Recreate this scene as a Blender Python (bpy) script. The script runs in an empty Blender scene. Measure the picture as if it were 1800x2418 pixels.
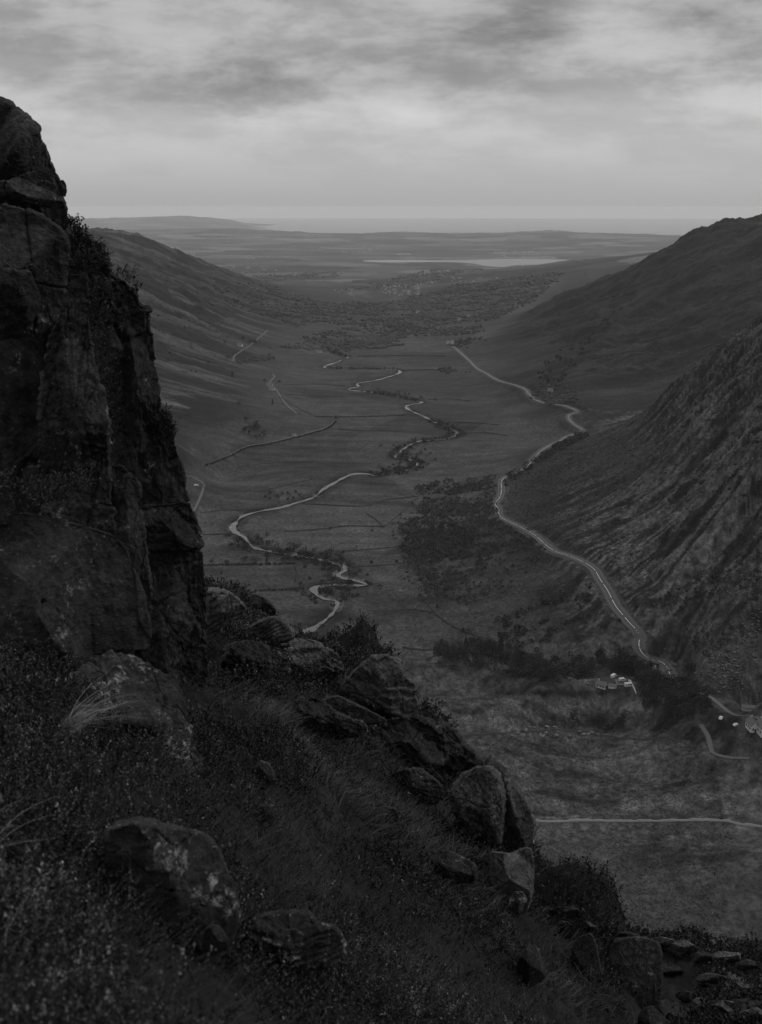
import bpy, math, random, time
import numpy as np
T0 = time.time()
rng = np.random.default_rng(7)
random.seed(7)
S = bpy.context.scene
COL = S.collection
R = math.radians
# ------------------------------------------------------------------ camera model
F, CX, CY, PITCH, CAMZ = 2350.0, 900.0, 1209.0, R(17.0), 500.0
K = 1.0896                                   # reading scale of the reference sheets
cp, sp_ = math.cos(PITCH), math.sin(PITCH)
def ray(u, v):
    """direction as (azimuth, tan of elevation) for a point of the photograph"""
    u = np.asarray(u, float); v = np.asarray(v, float)
    x = (u - CX) / F; y = (CY - v) / F
    dy = cp + y * sp_; dz = -sp_ + y * cp
    return np.arctan2(x, dy), dz / np.hypot(x, dy)
def pol(az, r): return r * np.sin(az), r * np.cos(az)
def project(x, y, z):
    zz = z - CAMZ
    d = y * cp - zz * sp_
    d = np.where(np.abs(d) < 1e-3, 1e-3, d)
    return CX + F * x / d, CY - F * (y * sp_ + zz * cp) / d
# ------------------------------------------------------------------ noise
_perm = rng.permutation(256).astype(np.int64); _perm = np.concatenate([_perm, _perm, _perm])
_g3 = rng.normal(size=(256, 3)); _g3 /= np.linalg.norm(_g3, axis=1)[:, None]
def perlin(p):
    p = np.asarray(p, float); out = np.empty(len(p))
    for a in range(0, len(p), 300000):
        q = p[a:a + 300000]; i = np.floor(q).astype(np.int64); f = q - i
        w = f * f * f * (f * (f * 6 - 15) + 10); i &= 255; res = 0
        for dx in (0, 1):
            for dy in (0, 1):
                for dz in (0, 1):
                    h = _perm[_perm[_perm[i[:, 0] + dx] + i[:, 1] + dy] + i[:, 2] + dz]
                    g = _g3[h]
                    d = g[:, 0] * (f[:, 0] - dx) + g[:, 1] * (f[:, 1] - dy) + g[:, 2] * (f[:, 2] - dz)
                    ww = (w[:, 0] if dx else 1 - w[:, 0]) * (w[:, 1] if dy else 1 - w[:, 1]) * (w[:, 2] if dz else 1 - w[:, 2])
                    res = res + ww * d
        out[a:a + 300000] = res
    return out * 1.6
_ang = rng.uniform(0, 2 * math.pi, 256); _g2 = np.stack([np.cos(_ang), np.sin(_ang)], 1)
def perlin2(x, y):
    shp = x.shape; x = x.ravel(); y = y.ravel(); out = np.empty(len(x))
    for a in range(0, len(x), 400000):
        qx = x[a:a + 400000]; qy = y[a:a + 400000]
        ix = np.floor(qx).astype(np.int64); iy = np.floor(qy).astype(np.int64); fx = qx - ix; fy = qy - iy
        wx = fx * fx * (3 - 2 * fx); wy = fy * fy * (3 - 2 * fy); ix &= 255; iy &= 255; res = 0
        for dx in (0, 1):
            for dy in (0, 1):
                g = _g2[_perm[_perm[ix + dx] + iy + dy]]
                res = res + (wx if dx else 1 - wx) * (wy if dy else 1 - wy) * (g[:, 0] * (fx - dx) + g[:, 1] * (fy - dy))
        out[a:a + 400000] = res
    return (out * 1.5).reshape(shp)
def fbm2(x, y, oct=5, gain=.5, ridged=False):
    s = 0; a = 1; n = 0
    for k in range(oct):
        v = perlin2(x * 2 ** k + 13.7 * k, y * 2 ** k + 7.3 * k)
        if ridged: v = 1 - 2 * np.abs(v)
        s = s + a * v; n += a; a *= gain
    return s / n
def fbm3(p, oct=5, gain=.5, ridged=False):
    s = 0; a = 1; n = 0
    for k in range(oct):
        v = perlin(p * 2 ** k + 11.3 * k)
        if ridged: v = 1 - 2 * np.abs(v)
        s = s + a * v; n += a; a *= gain
    return s / n
def sstep(a, b, x):
    t = np.clip((x - a) / (b - a), 0, 1); return t * t * (3 - 2 * t)
# ------------------------------------------------------------------ materials
def ndsetup(name):
    m = bpy.data.materials.new(name); m.use_nodes = True
    nt = m.node_tree; nt.nodes.clear()
    out = nt.nodes.new('ShaderNodeOutputMaterial'); b = nt.nodes.new('ShaderNodeBsdfPrincipled')
    nt.links.new(b.outputs[0], out.inputs['Surface'])
    return m, nt, b, out
def N(nt, t, **kw):
    n = nt.nodes.new(t)
    for k, v in kw.items():
        if k[0] == 'i' and k[1:].isdigit(): n.inputs[int(k[1:])].default_value = v
        else: setattr(n, k, v)
    return n
def mth(nt, op, a, b=None, c=None):
    n = nt.nodes.new('ShaderNodeMath'); n.operation = op
    for i, q in enumerate((a, b, c)):
        if q is None: continue
        if isinstance(q, (int, float)): n.inputs[i].default_value = q
        else: nt.links.new(q, n.inputs[i])
    return n.outputs[0]
def noise(nt, vec, scale, detail=5, rough=.55, dist=0.0):
    n = nt.nodes.new('ShaderNodeTexNoise'); n.inputs['Scale'].default_value = scale
    n.inputs['Detail'].default_value = detail; n.inputs['Roughness'].default_value = rough
    n.inputs['Distortion'].default_value = dist
    nt.links.new(vec, n.inputs['Vector']); return n.outputs['Fac']
def mapr(nt, v, a, b, c, d):
    n = nt.nodes.new('ShaderNodeMapRange'); nt.links.new(v, n.inputs[0])
    for i, q in enumerate((a, b, c, d)): n.inputs[i + 1].default_value = q
    return n.outputs[0]
def plain(name, val, rough=.8, spec=.3):
    m, nt, b, o = ndsetup(name)
    tc = N(nt, 'ShaderNodeTexCoord')
    f = mapr(nt, noise(nt, tc.outputs['Object'], 1.3, 6), .25, .75, .8 * val, 1.2 * val)
    nt.links.new(f, b.inputs['Base Color'])
    b.inputs['Roughness'].default_value = rough; b.inputs['Specular IOR Level'].default_value = spec
    return m
def ground_mat(name, s1, s2, bump, bscale, lo=.45, hi=1.6, spec=.15):
    """land cover: the vertex value times two scales of procedural mottling"""
    m, nt, b, o = ndsetup(name)
    at = N(nt, 'ShaderNodeAttribute', attribute_name='cover')
    g = N(nt, 'ShaderNodeNewGeometry')
    a = mapr(nt, noise(nt, g.outputs['Position'], s1, 9, .72), .38, .62, lo, hi)
    c = mapr(nt, noise(nt, g.outputs['Position'], s2, 8, .7), .36, .64, .72, 1.28)
    v = mth(nt, 'MULTIPLY', mth(nt, 'MULTIPLY', at.outputs['Fac'], a), c)
    nt.links.new(v, b.inputs['Base Color'])
    b.inputs['Roughness'].default_value = .95; b.inputs['Specular IOR Level'].default_value = spec
    bp = N(nt, 'ShaderNodeBump'); bp.inputs['Strength'].default_value = .8; bp.inputs['Distance'].default_value = bump
    nt.links.new(noise(nt, g.outputs['Position'], bscale, 8, .7), bp.inputs['Height'])
    nt.links.new(bp.outputs[0], b.inputs['Normal'])
    return m
def rock_mat(name, base, lich=.55, scale=1.0, streak=(1, 1, 1), amount=.5):
    m, nt, b, o = ndsetup(name)
    tc = N(nt, 'ShaderNodeTexCoord'); g = N(nt, 'ShaderNodeNewGeometry')
    mp = N(nt, 'ShaderNodeMapping'); mp.inputs['Scale'].default_value = streak
    mp.inputs['Rotation'].default_value = (.3, .35, 0)
    P = g.outputs['Position']; nt.links.new(P, mp.inputs['Vector'])
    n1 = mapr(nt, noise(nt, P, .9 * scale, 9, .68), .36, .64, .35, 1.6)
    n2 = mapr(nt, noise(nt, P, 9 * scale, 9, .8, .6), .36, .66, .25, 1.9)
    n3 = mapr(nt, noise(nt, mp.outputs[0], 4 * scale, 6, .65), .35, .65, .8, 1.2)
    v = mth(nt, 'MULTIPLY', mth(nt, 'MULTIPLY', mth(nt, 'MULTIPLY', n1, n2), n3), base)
    # pale crustose lichen: ragged blotches where two noises agree
    l1 = mapr(nt, noise(nt, P, 1.7 * scale, 10, .78, .4), lich, lich + .06, 0, 1)
    l2 = mapr(nt, noise(nt, P, 14 * scale, 4, .7), .46, .56, 0, 1)
    l3 = mapr(nt, noise(nt, P, 22 * scale, 3, .6), .66, .7, 0, .5)
    lf = mth(nt, 'MAXIMUM', mth(nt, 'MULTIPLY', l1, l2), l3)
    mx = N(nt, 'ShaderNodeMix', data_type='FLOAT')
    nt.links.new(mth(nt, 'MULTIPLY', lf, amount), mx.inputs[0]); nt.links.new(v, mx.inputs[2]); mx.inputs[3].default_value = .36
    nt.links.new(mx.outputs[0], b.inputs['Base Color'])
    b.inputs['Roughness'].default_value = .85; b.inputs['Specular IOR Level'].default_value = .25
    h = mth(nt, 'ADD', mth(nt, 'MULTIPLY', noise(nt, P, 3 * scale, 10, .72, .3), 1.0),
            mth(nt, 'MULTIPLY', noise(nt, mp.outputs[0], 12 * scale, 8, .7), .35))
    vo = N(nt, 'ShaderNodeTexVoronoi', feature='DISTANCE_TO_EDGE'); vo.inputs['Scale'].default_value = 1.1 * scale
    ad = N(nt, 'ShaderNodeVectorMath', operation='ADD')
    nz = N(nt, 'ShaderNodeTexNoise'); nz.inputs['Scale'].default_value = 1.5; nt.links.new(P, nz.inputs['Vector'])
    nt.links.new(mp.outputs[0], ad.inputs[0]); nt.links.new(nz.outputs['Color'], ad.inputs[1]); nt.links.new(ad.outputs[0], vo.inputs['Vector'])
    crack = mapr(nt, vo.outputs['Distance'], 0, .03, -.05, 0)
    bp = N(nt, 'ShaderNodeBump'); bp.inputs['Strength'].default_value = 1; bp.inputs['Distance'].default_value = .16 / scale
    nt.links.new(mth(nt, 'ADD', h, crack), bp.inputs['Height']); nt.links.new(bp.outputs[0], b.inputs['Normal'])
    return m
def leaf_mat(name, mul=1.0, spec=.2, rough=.6):
    m, nt, b, o = ndsetup(name)
    at = N(nt, 'ShaderNodeAttribute', attribute_name='cover')
    nt.links.new(mth(nt, 'MULTIPLY', at.outputs['Fac'], mul), b.inputs['Base Color'])
    b.inputs['Roughness'].default_value = rough; b.inputs['Specular IOR Level'].default_value = spec
    return m
# ------------------------------------------------------------------ object helpers
def mk(name, V, Fc, mat=None, cover=None, parent=None, smooth=True, mats=None, midx=None):
    V = np.asarray(V, np.float32).reshape(-1, 3); Fc = np.asarray(Fc, np.int32)
    me = bpy.data.meshes.new(name); k = Fc.shape[1]
    me.vertices.add(len(V)); me.vertices.foreach_set('co', V.ravel())
    me.loops.add(Fc.size); me.loops.foreach_set('vertex_index', Fc.ravel())
    me.polygons.add(len(Fc)); me.polygons.foreach_set('loop_start', np.arange(0, Fc.size, k, dtype=np.int32))
    try: me.polygons.foreach_set('loop_total', np.full(len(Fc), k, np.int32))
    except Exception: pass
    if smooth: me.polygons.foreach_set('use_smooth', np.ones(len(Fc), bool))
    for m in (mats or [mat]): me.materials.append(m)
    if midx is not None: me.polygons.foreach_set('material_index', np.asarray(midx, np.int32))
    me.update(calc_edges=True)
    if cover is not None:
        a = me.attributes.new('cover', 'FLOAT', 'POINT'); a.data.foreach_set('value', np.asarray(cover, np.float32).ravel())
    ob = bpy.data.objects.new(name, me); COL.objects.link(ob)
    if parent: ob.parent = parent
    return ob
def tag(o, label=None, cat=None, group=None, kind=None):
    if label: o['label'] = label
    if cat: o['category'] = cat
    if group: o['group'] = group
    if kind: o['kind'] = kind
    return o
def empty(name, loc, rz=0):
    o = bpy.data.objects.new(name, None); COL.objects.link(o); o.location = loc; o.rotation_euler = (0, 0, rz)
    o.empty_display_size = .5
    return o
def grid_faces(n, m, wrap=False):
    i, j = np.meshgrid(np.arange(n - 1), np.arange(m if wrap else m - 1), indexing='ij')
    j2 = (j + 1) % m
    return np.stack([i * m + j, i * m + j2, (i + 1) * m + j2, (i + 1) * m + j], -1).reshape(-1, 4)
class MB:
    def __init__(s): s.v = []; s.f = []; s.m = []; s.n = 0
    def add(s, V, Fc, mi=0):
        s.v.append(np.asarray(V, float)); s.f += [[i + s.n for i in f] for f in Fc]; s.m += [mi] * len(Fc); s.n += len(V)
    def box(s, c, d, mi=0, rz=0):
        x, y, z = [q / 2 for q in d]
        V = np.array([[a, b, e] for e in (-z, z) for a, b in ((-x, -y), (x, -y), (x, y), (-x, y))])
        cs, sn = math.cos(rz), math.sin(rz)
        V = np.stack([V[:, 0] * cs - V[:, 1] * sn, V[:, 0] * sn + V[:, 1] * cs, V[:, 2]], 1) + np.array(c)
        s.add(V, [[0, 3, 2, 1], [4, 5, 6, 7], [0, 1, 5, 4], [1, 2, 6, 5], [2, 3, 7, 6], [3, 0, 4, 7]], mi)
    def prism(s, w, l, z0, h, mi=0, over=0.0, gable_mi=None):
        """gable roof along y"""
        x = w / 2 + over; y = l / 2 + over
        V = [[-x, -y, z0], [x, -y, z0], [0, -y, z0 + h], [-x, y, z0], [x, y, z0], [0, y, z0 + h]]
        s.add(V, [[0, 2, 5, 3], [1, 4, 5, 2]], mi); s.add(V, [[0, 1, 2, 2], [3, 5, 4, 4]], mi if gable_mi is None else gable_mi)
        s.add(V, [[0, 3, 4, 1]], mi)
    def build(s, name, mats, parent=None):
        me = bpy.data.meshes.new(name)
        fs = [f if len(set(f)) == 4 else list(dict.fromkeys(f)) for f in s.f]
        me.from_pydata([tuple(v) for v in np.concatenate(s.v)], [], fs)
        for m in (mats if isinstance(mats, list) else [mats]): me.materials.append(m)
        if isinstance(mats, list): me.polygons.foreach_set('material_index', np.array(s.m, np.int32))
        me.update(); ob = bpy.data.objects.new(name, me); COL.objects.link(ob)
        if parent: ob.parent = parent
        return ob
def clone(root, loc, rz=0, scale=1.0):
    r = root.copy(); COL.objects.link(r); r.location = loc; r.rotation_euler = (0, 0, rz)
    r.scale = (scale,) * 3 if not isinstance(scale, tuple) else scale
    for ch in list(root.children):
        c = ch.copy(); COL.objects.link(c); c.parent = r
        for g in ch.children:
            d = g.copy(); COL.objects.link(d); d.parent = c
    return r
# ------------------------------------------------------------------ smooth surfaces through surveyed points
def tps(nodes, gaz, glr, lam=1e-4):
    """thin-plate surface through (az, ln r, z) nodes on a coarse grid"""
    A = np.array(nodes, float); x, y, z = A.T
    def U(d2): return .5 * d2 * np.log(d2 + 1e-12)
    n = len(x); M = np.zeros((n + 3, n + 3))
    M[:n, :n] = U((x[:, None] - x) ** 2 + (y[:, None] - y) ** 2) + lam * np.eye(n)
    Pm = np.stack([np.ones(n), x, y], 1); M[:n, n:] = Pm; M[n:, :n] = Pm.T
    w = np.linalg.solve(M, np.concatenate([z, np.zeros(3)]))
    out = np.empty((len(glr), len(gaz)))
    for i, l in enumerate(glr):
        out[i] = U((gaz[:, None] - x) ** 2 + (l - y) ** 2) @ w[:n] + w[n] + w[n + 1] * gaz + w[n + 2] * l
    return out
def upsample(C, caz, clr, az, lr):
    T = np.empty((len(clr), len(az)))
    for i in range(len(clr)): T[i] = np.interp(az, caz, C[i])
    k = np.clip(np.searchsorted(clr, lr) - 1, 0, len(clr) - 2); t = ((lr - clr[k]) / (clr[k + 1] - clr[k]))[:, None]
    return T[k] * (1 - t) + T[k + 1] * t
class Sheet:
    def __init__(s, nodes, az, rr, lam=2e-6):
        s.az = az; s.r = rr; s.lr = np.log(rr)
        caz = np.linspace(az[0], az[-1], 330); clr = np.linspace(s.lr[0], s.lr[-1], 420)
        s.z = upsample(tps(nodes, caz, clr, lam), caz, clr, az, s.lr)
        s.A, s.Rr = np.meshgrid(az, rr); s.X, s.Y = pol(s.A, s.Rr)
        s.base = s.z.copy()
    def Z(s, x, y, base=False):
        g = s.base if base else s.z
        x = np.asarray(x, float); y = np.asarray(y, float)
        a = np.arctan2(x, y); l = np.log(np.hypot(x, y))
        j = np.clip(np.searchsorted(s.az, a) - 1, 0, len(s.az) - 2); i = np.clip(np.searchsorted(s.lr, l) - 1, 0, len(s.lr) - 2)
        tj = np.clip((a - s.az[j]) / (s.az[j + 1] - s.az[j]), 0, 1); ti = np.clip((l - s.lr[i]) / (s.lr[i + 1] - s.lr[i]), 0, 1)
        return (g[i, j] * (1 - tj) + g[i, j + 1] * tj) * (1 - ti) + (g[i + 1, j] * (1 - tj) + g[i + 1, j + 1] * tj) * ti
    def hit(s, u, v, rmin=0, base=False):
        """where the sight line through (u, v) meets the sheet"""
        g = s.base if base else s.z
        a, t = ray(u, v); a = float(a); t = float(t)
        j = int(np.clip(np.searchsorted(s.az, a) - 1, 0, len(s.az) - 2)); w = (a - s.az[j]) / (s.az[j + 1] - s.az[j])
        tt = ((g[:, j] * (1 - w) + g[:, j + 1] * w) - CAMZ) / s.r
        d = tt - t; d[s.r < rmin] = -1
        k = np.nonzero(d >= 0)[0]
        if len(k) == 0: return None
        k = k[0]
        if k == 0: r = s.r[0]
        else:
            f = -d[k - 1] / (d[k] - d[k - 1]) if d[k] != d[k - 1] else 0
            r = s.r[k - 1] + np.clip(f, 0, 1) * (s.r[k] - s.r[k - 1])
        x, y = pol(a, r); return float(x), float(y), float(CAMZ + t * r)
    def near_path(s, pts, half):
        """distance from grid vertices to a path, and the path's height there"""
        D = np.full(s.z.shape, 1e9); Zp = np.zeros(s.z.shape)
        da = np.gradient(s.az)
        for (x, y, z) in pts:
            a = math.atan2(x, y); r = math.hypot(x, y)
            j0 = np.searchsorted(s.az, a - half / r); j1 = np.searchsorted(s.az, a + half / r) + 1
            i0 = np.searchsorted(s.r, r - half); i1 = np.searchsorted(s.r, r + half) + 1
            d = np.hypot(s.X[i0:i1, j0:j1] - x, s.Y[i0:i1, j0:j1] - y)
            m = d < D[i0:i1, j0:j1]
            D[i0:i1, j0:j1][m] = d[m]; Zp[i0:i1, j0:j1][m] = z
        return D, Zp
def P(u, v, r):                      # a surveyed point: where it shows and how far it is
    a, t = ray(u * K, v * K); return (float(a), math.log(r), CAMZ + float(t) * r)
def H(u, v, z):                      # a point of known height
    a, t = ray(u * K, v * K); return (float(a), math.log((z - CAMZ) / float(t)), z)
def G(u, r, z, v=1000):              # direction, distance, height
    a, t = ray(u * K, v * K); return (float(a), math.log(r), z)
def dense(pts, step):
    """smooth curve through points, resampled"""
    p = np.array(pts, float); p = np.vstack([2 * p[0] - p[1], p, 2 * p[-1] - p[-2]]); out = []
    for i in range(1, len(p) - 2):
        n = max(2, int(np.linalg.norm(p[i + 1] - p[i]) / step) + 1)
        for t in np.linspace(0, 1, n, endpoint=False):
            out.append(.5 * (2 * p[i] + (p[i + 1] - p[i - 1]) * t + (2 * p[i - 1] - 5 * p[i] + 4 * p[i + 1] - p[i + 2]) * t * t
                             + (3 * p[i] - p[i - 1] - 3 * p[i + 1] + p[i + 2]) * t ** 3))
    out.append(p[-2]); return np.array(out)
#@@VALLEY
# ------------------------------------------------------------------ the valley sheet
nodes = []
# flat floor, 200 m above the sea
for v, us in ((2500, (900, 1300, 1652, 1900)), (2219, (900, 1200, 1450, 1652, 1900)), (2000, (700, 1000, 1300, 1652, 1850)), (1780, (600, 900, 1200, 1500, 1652, 1850)),
              (1600, (500, 800, 1100, 1400, 1652, 1850)), (1480, (500, 760, 1000, 1250, 1450)), (1400, (450, 700, 950)), (1250, (440, 600, 800, 950)), (1130, (430, 560, 700, 850, 950)), (1030, (450, 600, 800, 1000)),
              (950, (560, 700, 900, 1080, 1200)), (880, (660, 800, 950, 1120)), (800, (670, 800, 950, 1030)), (750, (700, 850, 970)), (715, (760, 900))):
    for u in us: nodes.append(H(u, v, 200))
for u in (-200, 300, 826, 1350, 1900):
    for r in (50, 100, 200, 300): nodes.append(G(u, r, 200))
nodes += [G(0, 450, 215), G(0, 700, 230), G(0, 1000, 255), G(-200, 700, 260), G(250, 700, 205), G(250, 950, 212), G(-200, 1300, 330), G(-250, 2200, 420), G(1900, 450, 215)]
nodes += [P(750, 662, 3300), P(750, 645, 3700), P(860, 628, 5100), P(1000, 630, 5000), P(700, 603, 6500), P(900, 600, 6500), P(1000, 582, 8300), P(800, 580, 8400)]
nodes += [P(500, 600, 6800), P(450, 570, 9000), P(600, 560, 9500), P(450, 545, 12000), P(620, 545, 12000), P(300, 560, 9000), P(900, 572, 9100), P(1150, 582, 8600), P(1300, 580, 8600)]
for u in (1070, 1150, 1230, 1320): nodes += [G(u, 9750, -12), G(u, 9250, -4), G(u, 10400, -2)]
for u in (820, 900, 980): nodes += [G(u, 10100, -4), G(u, 9650, 7), G(u, 10450, 6)]
for u in (650, 720): nodes += [G(u, 10050, 8)]
for u in (1420, 1550): nodes += [G(u, 10050, 5)]
for u in (700, 850, 1000, 1150, 1300, 1500): nodes += [P(u, 553, 11300), P(u, 530, 14000)]
sil = ((200, 500), (350, 498), (450, 495), (560, 498), (640, 503), (700, 508), (760, 506), (860, 503), (960, 505), (1100, 505), (1200, 500), (1240, 504), (1400, 508), (1480, 512), (1700, 508))
for u, v in sil: nodes += [P(u, v, 18500), G(u, 22500, -45)]
nodes += [P(330, 520, 15000), P(550, 520, 15000)]
for u, v in ((-100, 478), (100, 477), (200, 474), (300, 472), (400, 468), (470, 473), (520, 481)): nodes.append(P(u, v, 29000))
nodes += [G(570, 29000, -30), G(640, 29000, -60), G(900, 29000, -80), G(1300, 29000, -80), G(1700, 29000, -80)]
for u in (-100, 400, 826, 1300, 1700): nodes.append(G(u, 38000, -120))
# hills beyond the valley mouth on the right
nodes += [P(1240, 568, 6500), P(1290, 562, 6500), P(1340, 556, 6500), P(1400, 550, 6500), P(1500, 540, 6500), P(1220, 593, 4500), P(1150, 596, 4450), P(1100, 602, 4400), P(980, 632, 4000), P(890, 656, 3700)]
nodes += [P(1100, 655, 3400), P(1000, 690, 2850), P(1150, 672, 2900), P(1250, 612, 3600), P(1350, 577, 4200), P(1100, 590, 6000), P(1050, 705, 2600)]
# dark mountain on the right
nodes += [P(1060, 738, 2250), P(1120, 702, 2450), P(1180, 672, 2500), P(1250, 640, 2500), P(1330, 607, 2500), P(1380, 582, 2500), P(1440, 545, 2500), P(1470, 529, 2500), P(1488, 512, 2500), P(1500, 505, 2490), P(1555, 500, 2450),
          P(1601, 493, 2400), P(1621, 495, 2390), P(1652, 487, 2350), P(1800, 470, 2300)]
nodes += [G(1500, 3500, 395), G(1650, 3500, 420), G(1400, 3300, 330), G(1300, 3200, 260), G(1650, 6000, 300), G(1800, 3500, 440), G(1800, 9000, 120), G(1650, 12000, 30)]
nodes += [P(1250, 700, 2150), P(1250, 760, 1850), P(1250, 820, 1620), P(1250, 880, 1440), P(1400, 650, 2150), P(1400, 750, 1800), P(1400, 840, 1560), P(1550, 600, 2150), P(1550, 700, 1800), P(1550, 755, 1620),
          P(1650, 600, 2050), P(1650, 700, 1700), P(1800, 600, 1900), P(1800, 700, 1550), P(1120, 760, 2050), P(1120, 830, 1700)]
# near crag slope on the right
nodes += [P(1700, 695, 1080), P(1652, 720, 1100), P(1600, 735, 1120), P(1550, 760, 1150), P(1500, 800, 1180), P(1440, 850, 1200), P(1400, 905, 1190), P(1340, 950, 1150), G(1600, 1380, 285), G(1550, 1380, 272),
          G(1440, 1380, 238), G(1700, 1380, 305), G(1800, 1100, 425), G(1900, 1350, 360), G(1900, 800, 380)]
nodes += [P(1600, 850, 950), P(1600, 1000, 790), P(1600, 1150, 690), P(1600, 1300, 620), P(1600, 1450, 575), P(1400, 950, 1050), P(1400, 1050, 900), P(1400, 1150, 780), P(1400, 1250, 700), P(1400, 1350, 650),
          P(1400, 1425, 628), P(1250, 960, 1200), P(1250, 1050, 1000), P(1250, 1150, 830), P(1250, 1250, 730), P(1250, 1350, 665), P(1100, 1050, 1060), P(1100, 1150, 890), P(1100, 1250, 775), P(1100, 1350, 690),
          P(1780, 1300, 560), P(1780, 1000, 700), P(1780, 1450, 535)]
# left mountain
nodes += [P(230, 503, 3300), P(280, 506, 3300), P(330, 525, 3250), P(380, 555, 3200), P(420, 580, 3150), P(460, 596, 3150), P(500, 606, 3200), P(560, 623, 3300), P(640, 634, 3500), P(100, 500, 3200), P(-100, 480, 3000)]
nodes += [G(280, 4500, 300), G(100, 4500, 320), G(280, 7000, 90), G(0, 7000, 150), G(0, 12000, 40), G(420, 4500, 215)]
nodes += [P(350, 900, 1350), P(350, 800, 1620), P(350, 700, 1980), P(350, 600, 2500), P(400, 980, 1150), P(430, 850, 1500), P(450, 700, 2200), P(450, 650, 2550), P(500, 900, 1400), P(550, 705, 2400), P(550, 790, 1880),
          P(640, 700, 2600), P(150, 900, 1200), P(150, 700, 1800)]
az = np.concatenate([np.linspace(R(-42), R(-23.6), 50)[:-1], np.linspace(R(-23.6), R(26.5), 860), np.linspace(R(26.5), R(42), 40)[1:]])
rr = np.exp(np.concatenate([np.linspace(math.log(40), math.log(330), 70)[:-1], np.linspace(math.log(330), math.log(4000), 900)[:-1], np.linspace(math.log(4000), math.log(39000), 260)]))
V = Sheet(nodes, az, rr)
near_fade = sstep(300, 500, V.Rr)
# grassy knolls on the moor by the village
for pts, h, sg in (([(960, 1600), (1100, 1590), (1230, 1625), (1300, 1660)], 12, 17), ([(1000, 1712), (1190, 1700), (1330, 1662), (1420, 1650), (1500, 1660)], 13, 18),
                   ([(1180, 1850), (1300, 1835), (1420, 1860)], 3, 14), ([(1600, 1900), (1760, 1880)], 4, 20), ([(1560, 1790), (1660, 1800)], 4, 10)):
    q = [V.hit(u, v) for u, v in pts]; dp = dense([(a[0], a[1], h) for a in q], 6)
    D, Zp = V.near_path(dp, sg * 3); V.z += h * np.exp(-(np.minimum(D, 1e4) / sg) ** 2) * near_fade
V.base = V.z.copy()
PU, PV = project(V.X, V.Y, V.z)
# --- river, road and lanes: centre lines found on the smooth sheet
river_px = [(690, 1506), (713, 1490), (730, 1486), (760, 1467), (786, 1444), (797, 1424), (792, 1415), (766, 1411), (748, 1400), (741, 1388), (765, 1382), (794, 1379), (830, 1381), (866, 1379), (845, 1371), (812, 1364), (798, 1358), (807, 1350), (815, 1342),
            (800, 1330), (781, 1326), (739, 1316), (700, 1309), (637, 1299), (599, 1287), (576, 1265), (555, 1252), (549, 1242), (557, 1231), (574, 1217), (612, 1206), (663, 1197), (697, 1187), (735, 1176), (752, 1166), (762, 1157), (794, 1139),
            (824, 1123), (848, 1118), (875, 1119), (887, 1122), (930, 1113), (962, 1106), (987, 1094), (978, 1084), (950, 1079), (934, 1076), (945, 1064), (960, 1053), (988, 1041), (1027, 1038), (1061, 1034), (1080, 1022), (1058, 1010), (1031, 1000), (1006, 986), (985, 977),
            (964, 967), (960, 959), (974, 954), (993, 950), (995, 946), (975, 941), (903, 925), (859, 918), (828, 916), (826, 912), (846, 907), (845, 900), (886, 894), (914, 888), (944, 879), (930, 872), (850, 870), (775, 867), (768, 864), (785, 857), (797, 854), (806, 848), (821, 842), (800, 835), (773, 823)]
road_px = [(1600, 1640), (1572, 1600), (1532, 1558), (1514, 1537), (1509, 1515), (1512, 1500), (1504, 1483), (1484, 1463), (1455, 1434), (1436, 1398), (1416, 1366), (1404, 1343), (1378, 1328), (1339, 1313), (1313, 1306), (1290, 1289), (1266, 1267), (1237, 1250), (1208, 1236), (1186, 1226), (1178, 1215), (1178, 1204), (1169, 1192), (1179, 1178), (1185, 1158), (1184, 1141),
           (1192, 1130), (1215, 1118), (1240, 1107), (1256, 1090), (1271, 1072), (1330, 1040), (1376, 1018), (1358, 1006), (1344, 993), (1345, 980), (1363, 970), (1336, 959), (1287, 953), (1249, 932), (1243, 921), (1216, 910), (1172, 897), (1140, 878), (1112, 856), (1085, 831), (1063, 812)]
def on_floor(px, h=200.0):
    a, t = ray(np.array(px)[:, 0], np.array(px)[:, 1]); r = (h - CAMZ) / t; x, y = pol(a, r)
    return np.stack([x, y, np.full(len(x), h)], 1)
def on_sheet(px, sheet=V):
    out = []
    for u, v in px:
        h = sheet.hit(u, v, 300, base=True)
        if h: out.append(h)
    return np.array(out)
river = dense(on_floor(river_px, 200), 4.0)
river[:, 2] = V.Z(river[:, 0], river[:, 1], True)
k_ = 15; kern = np.ones(k_) / k_
river[:, 2] = np.convolve(np.pad(river[:, 2], k_ // 2, mode='edge'), kern, 'valid')
road0 = on_sheet(road_px)
road = dense(road0, 3.0); road[:, 2] = V.Z(road[:, 0], road[:, 1], True)
k2 = 25; road[:, 2] = np.convolve(np.pad(road[:, 2], k2 // 2, mode='edge'), np.ones(k2) / k2, 'valid') + .8
lane_px = [[(434, 1121), (459, 1129), (480, 1142), (479, 1160), (464, 1196), (452, 1220), (440, 1250)], [(485, 1100), (540, 1077), (586, 1054), (637, 1045), (722, 1024), (773, 1009), (790, 995)],
           [(632, 780), (606, 803), (588, 818), (570, 829), (554, 841), (551, 853)], [(643, 883), (648, 890), (637, 906), (652, 920), (664, 938), (682, 961), (701, 976)], [(1620, 1637), (1700, 1665), (1770, 1692), (1800, 1702)],
           [(1655, 1712), (1672, 1740), (1680, 1770), (1690, 1782), (1770, 1792)]]
lanes = []
for l in lane_px:
    q = dense(on_sheet(l), 3.0); q[:, 2] = V.Z(q[:, 0], q[:, 1], True) + .35; lanes.append(q)
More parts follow.
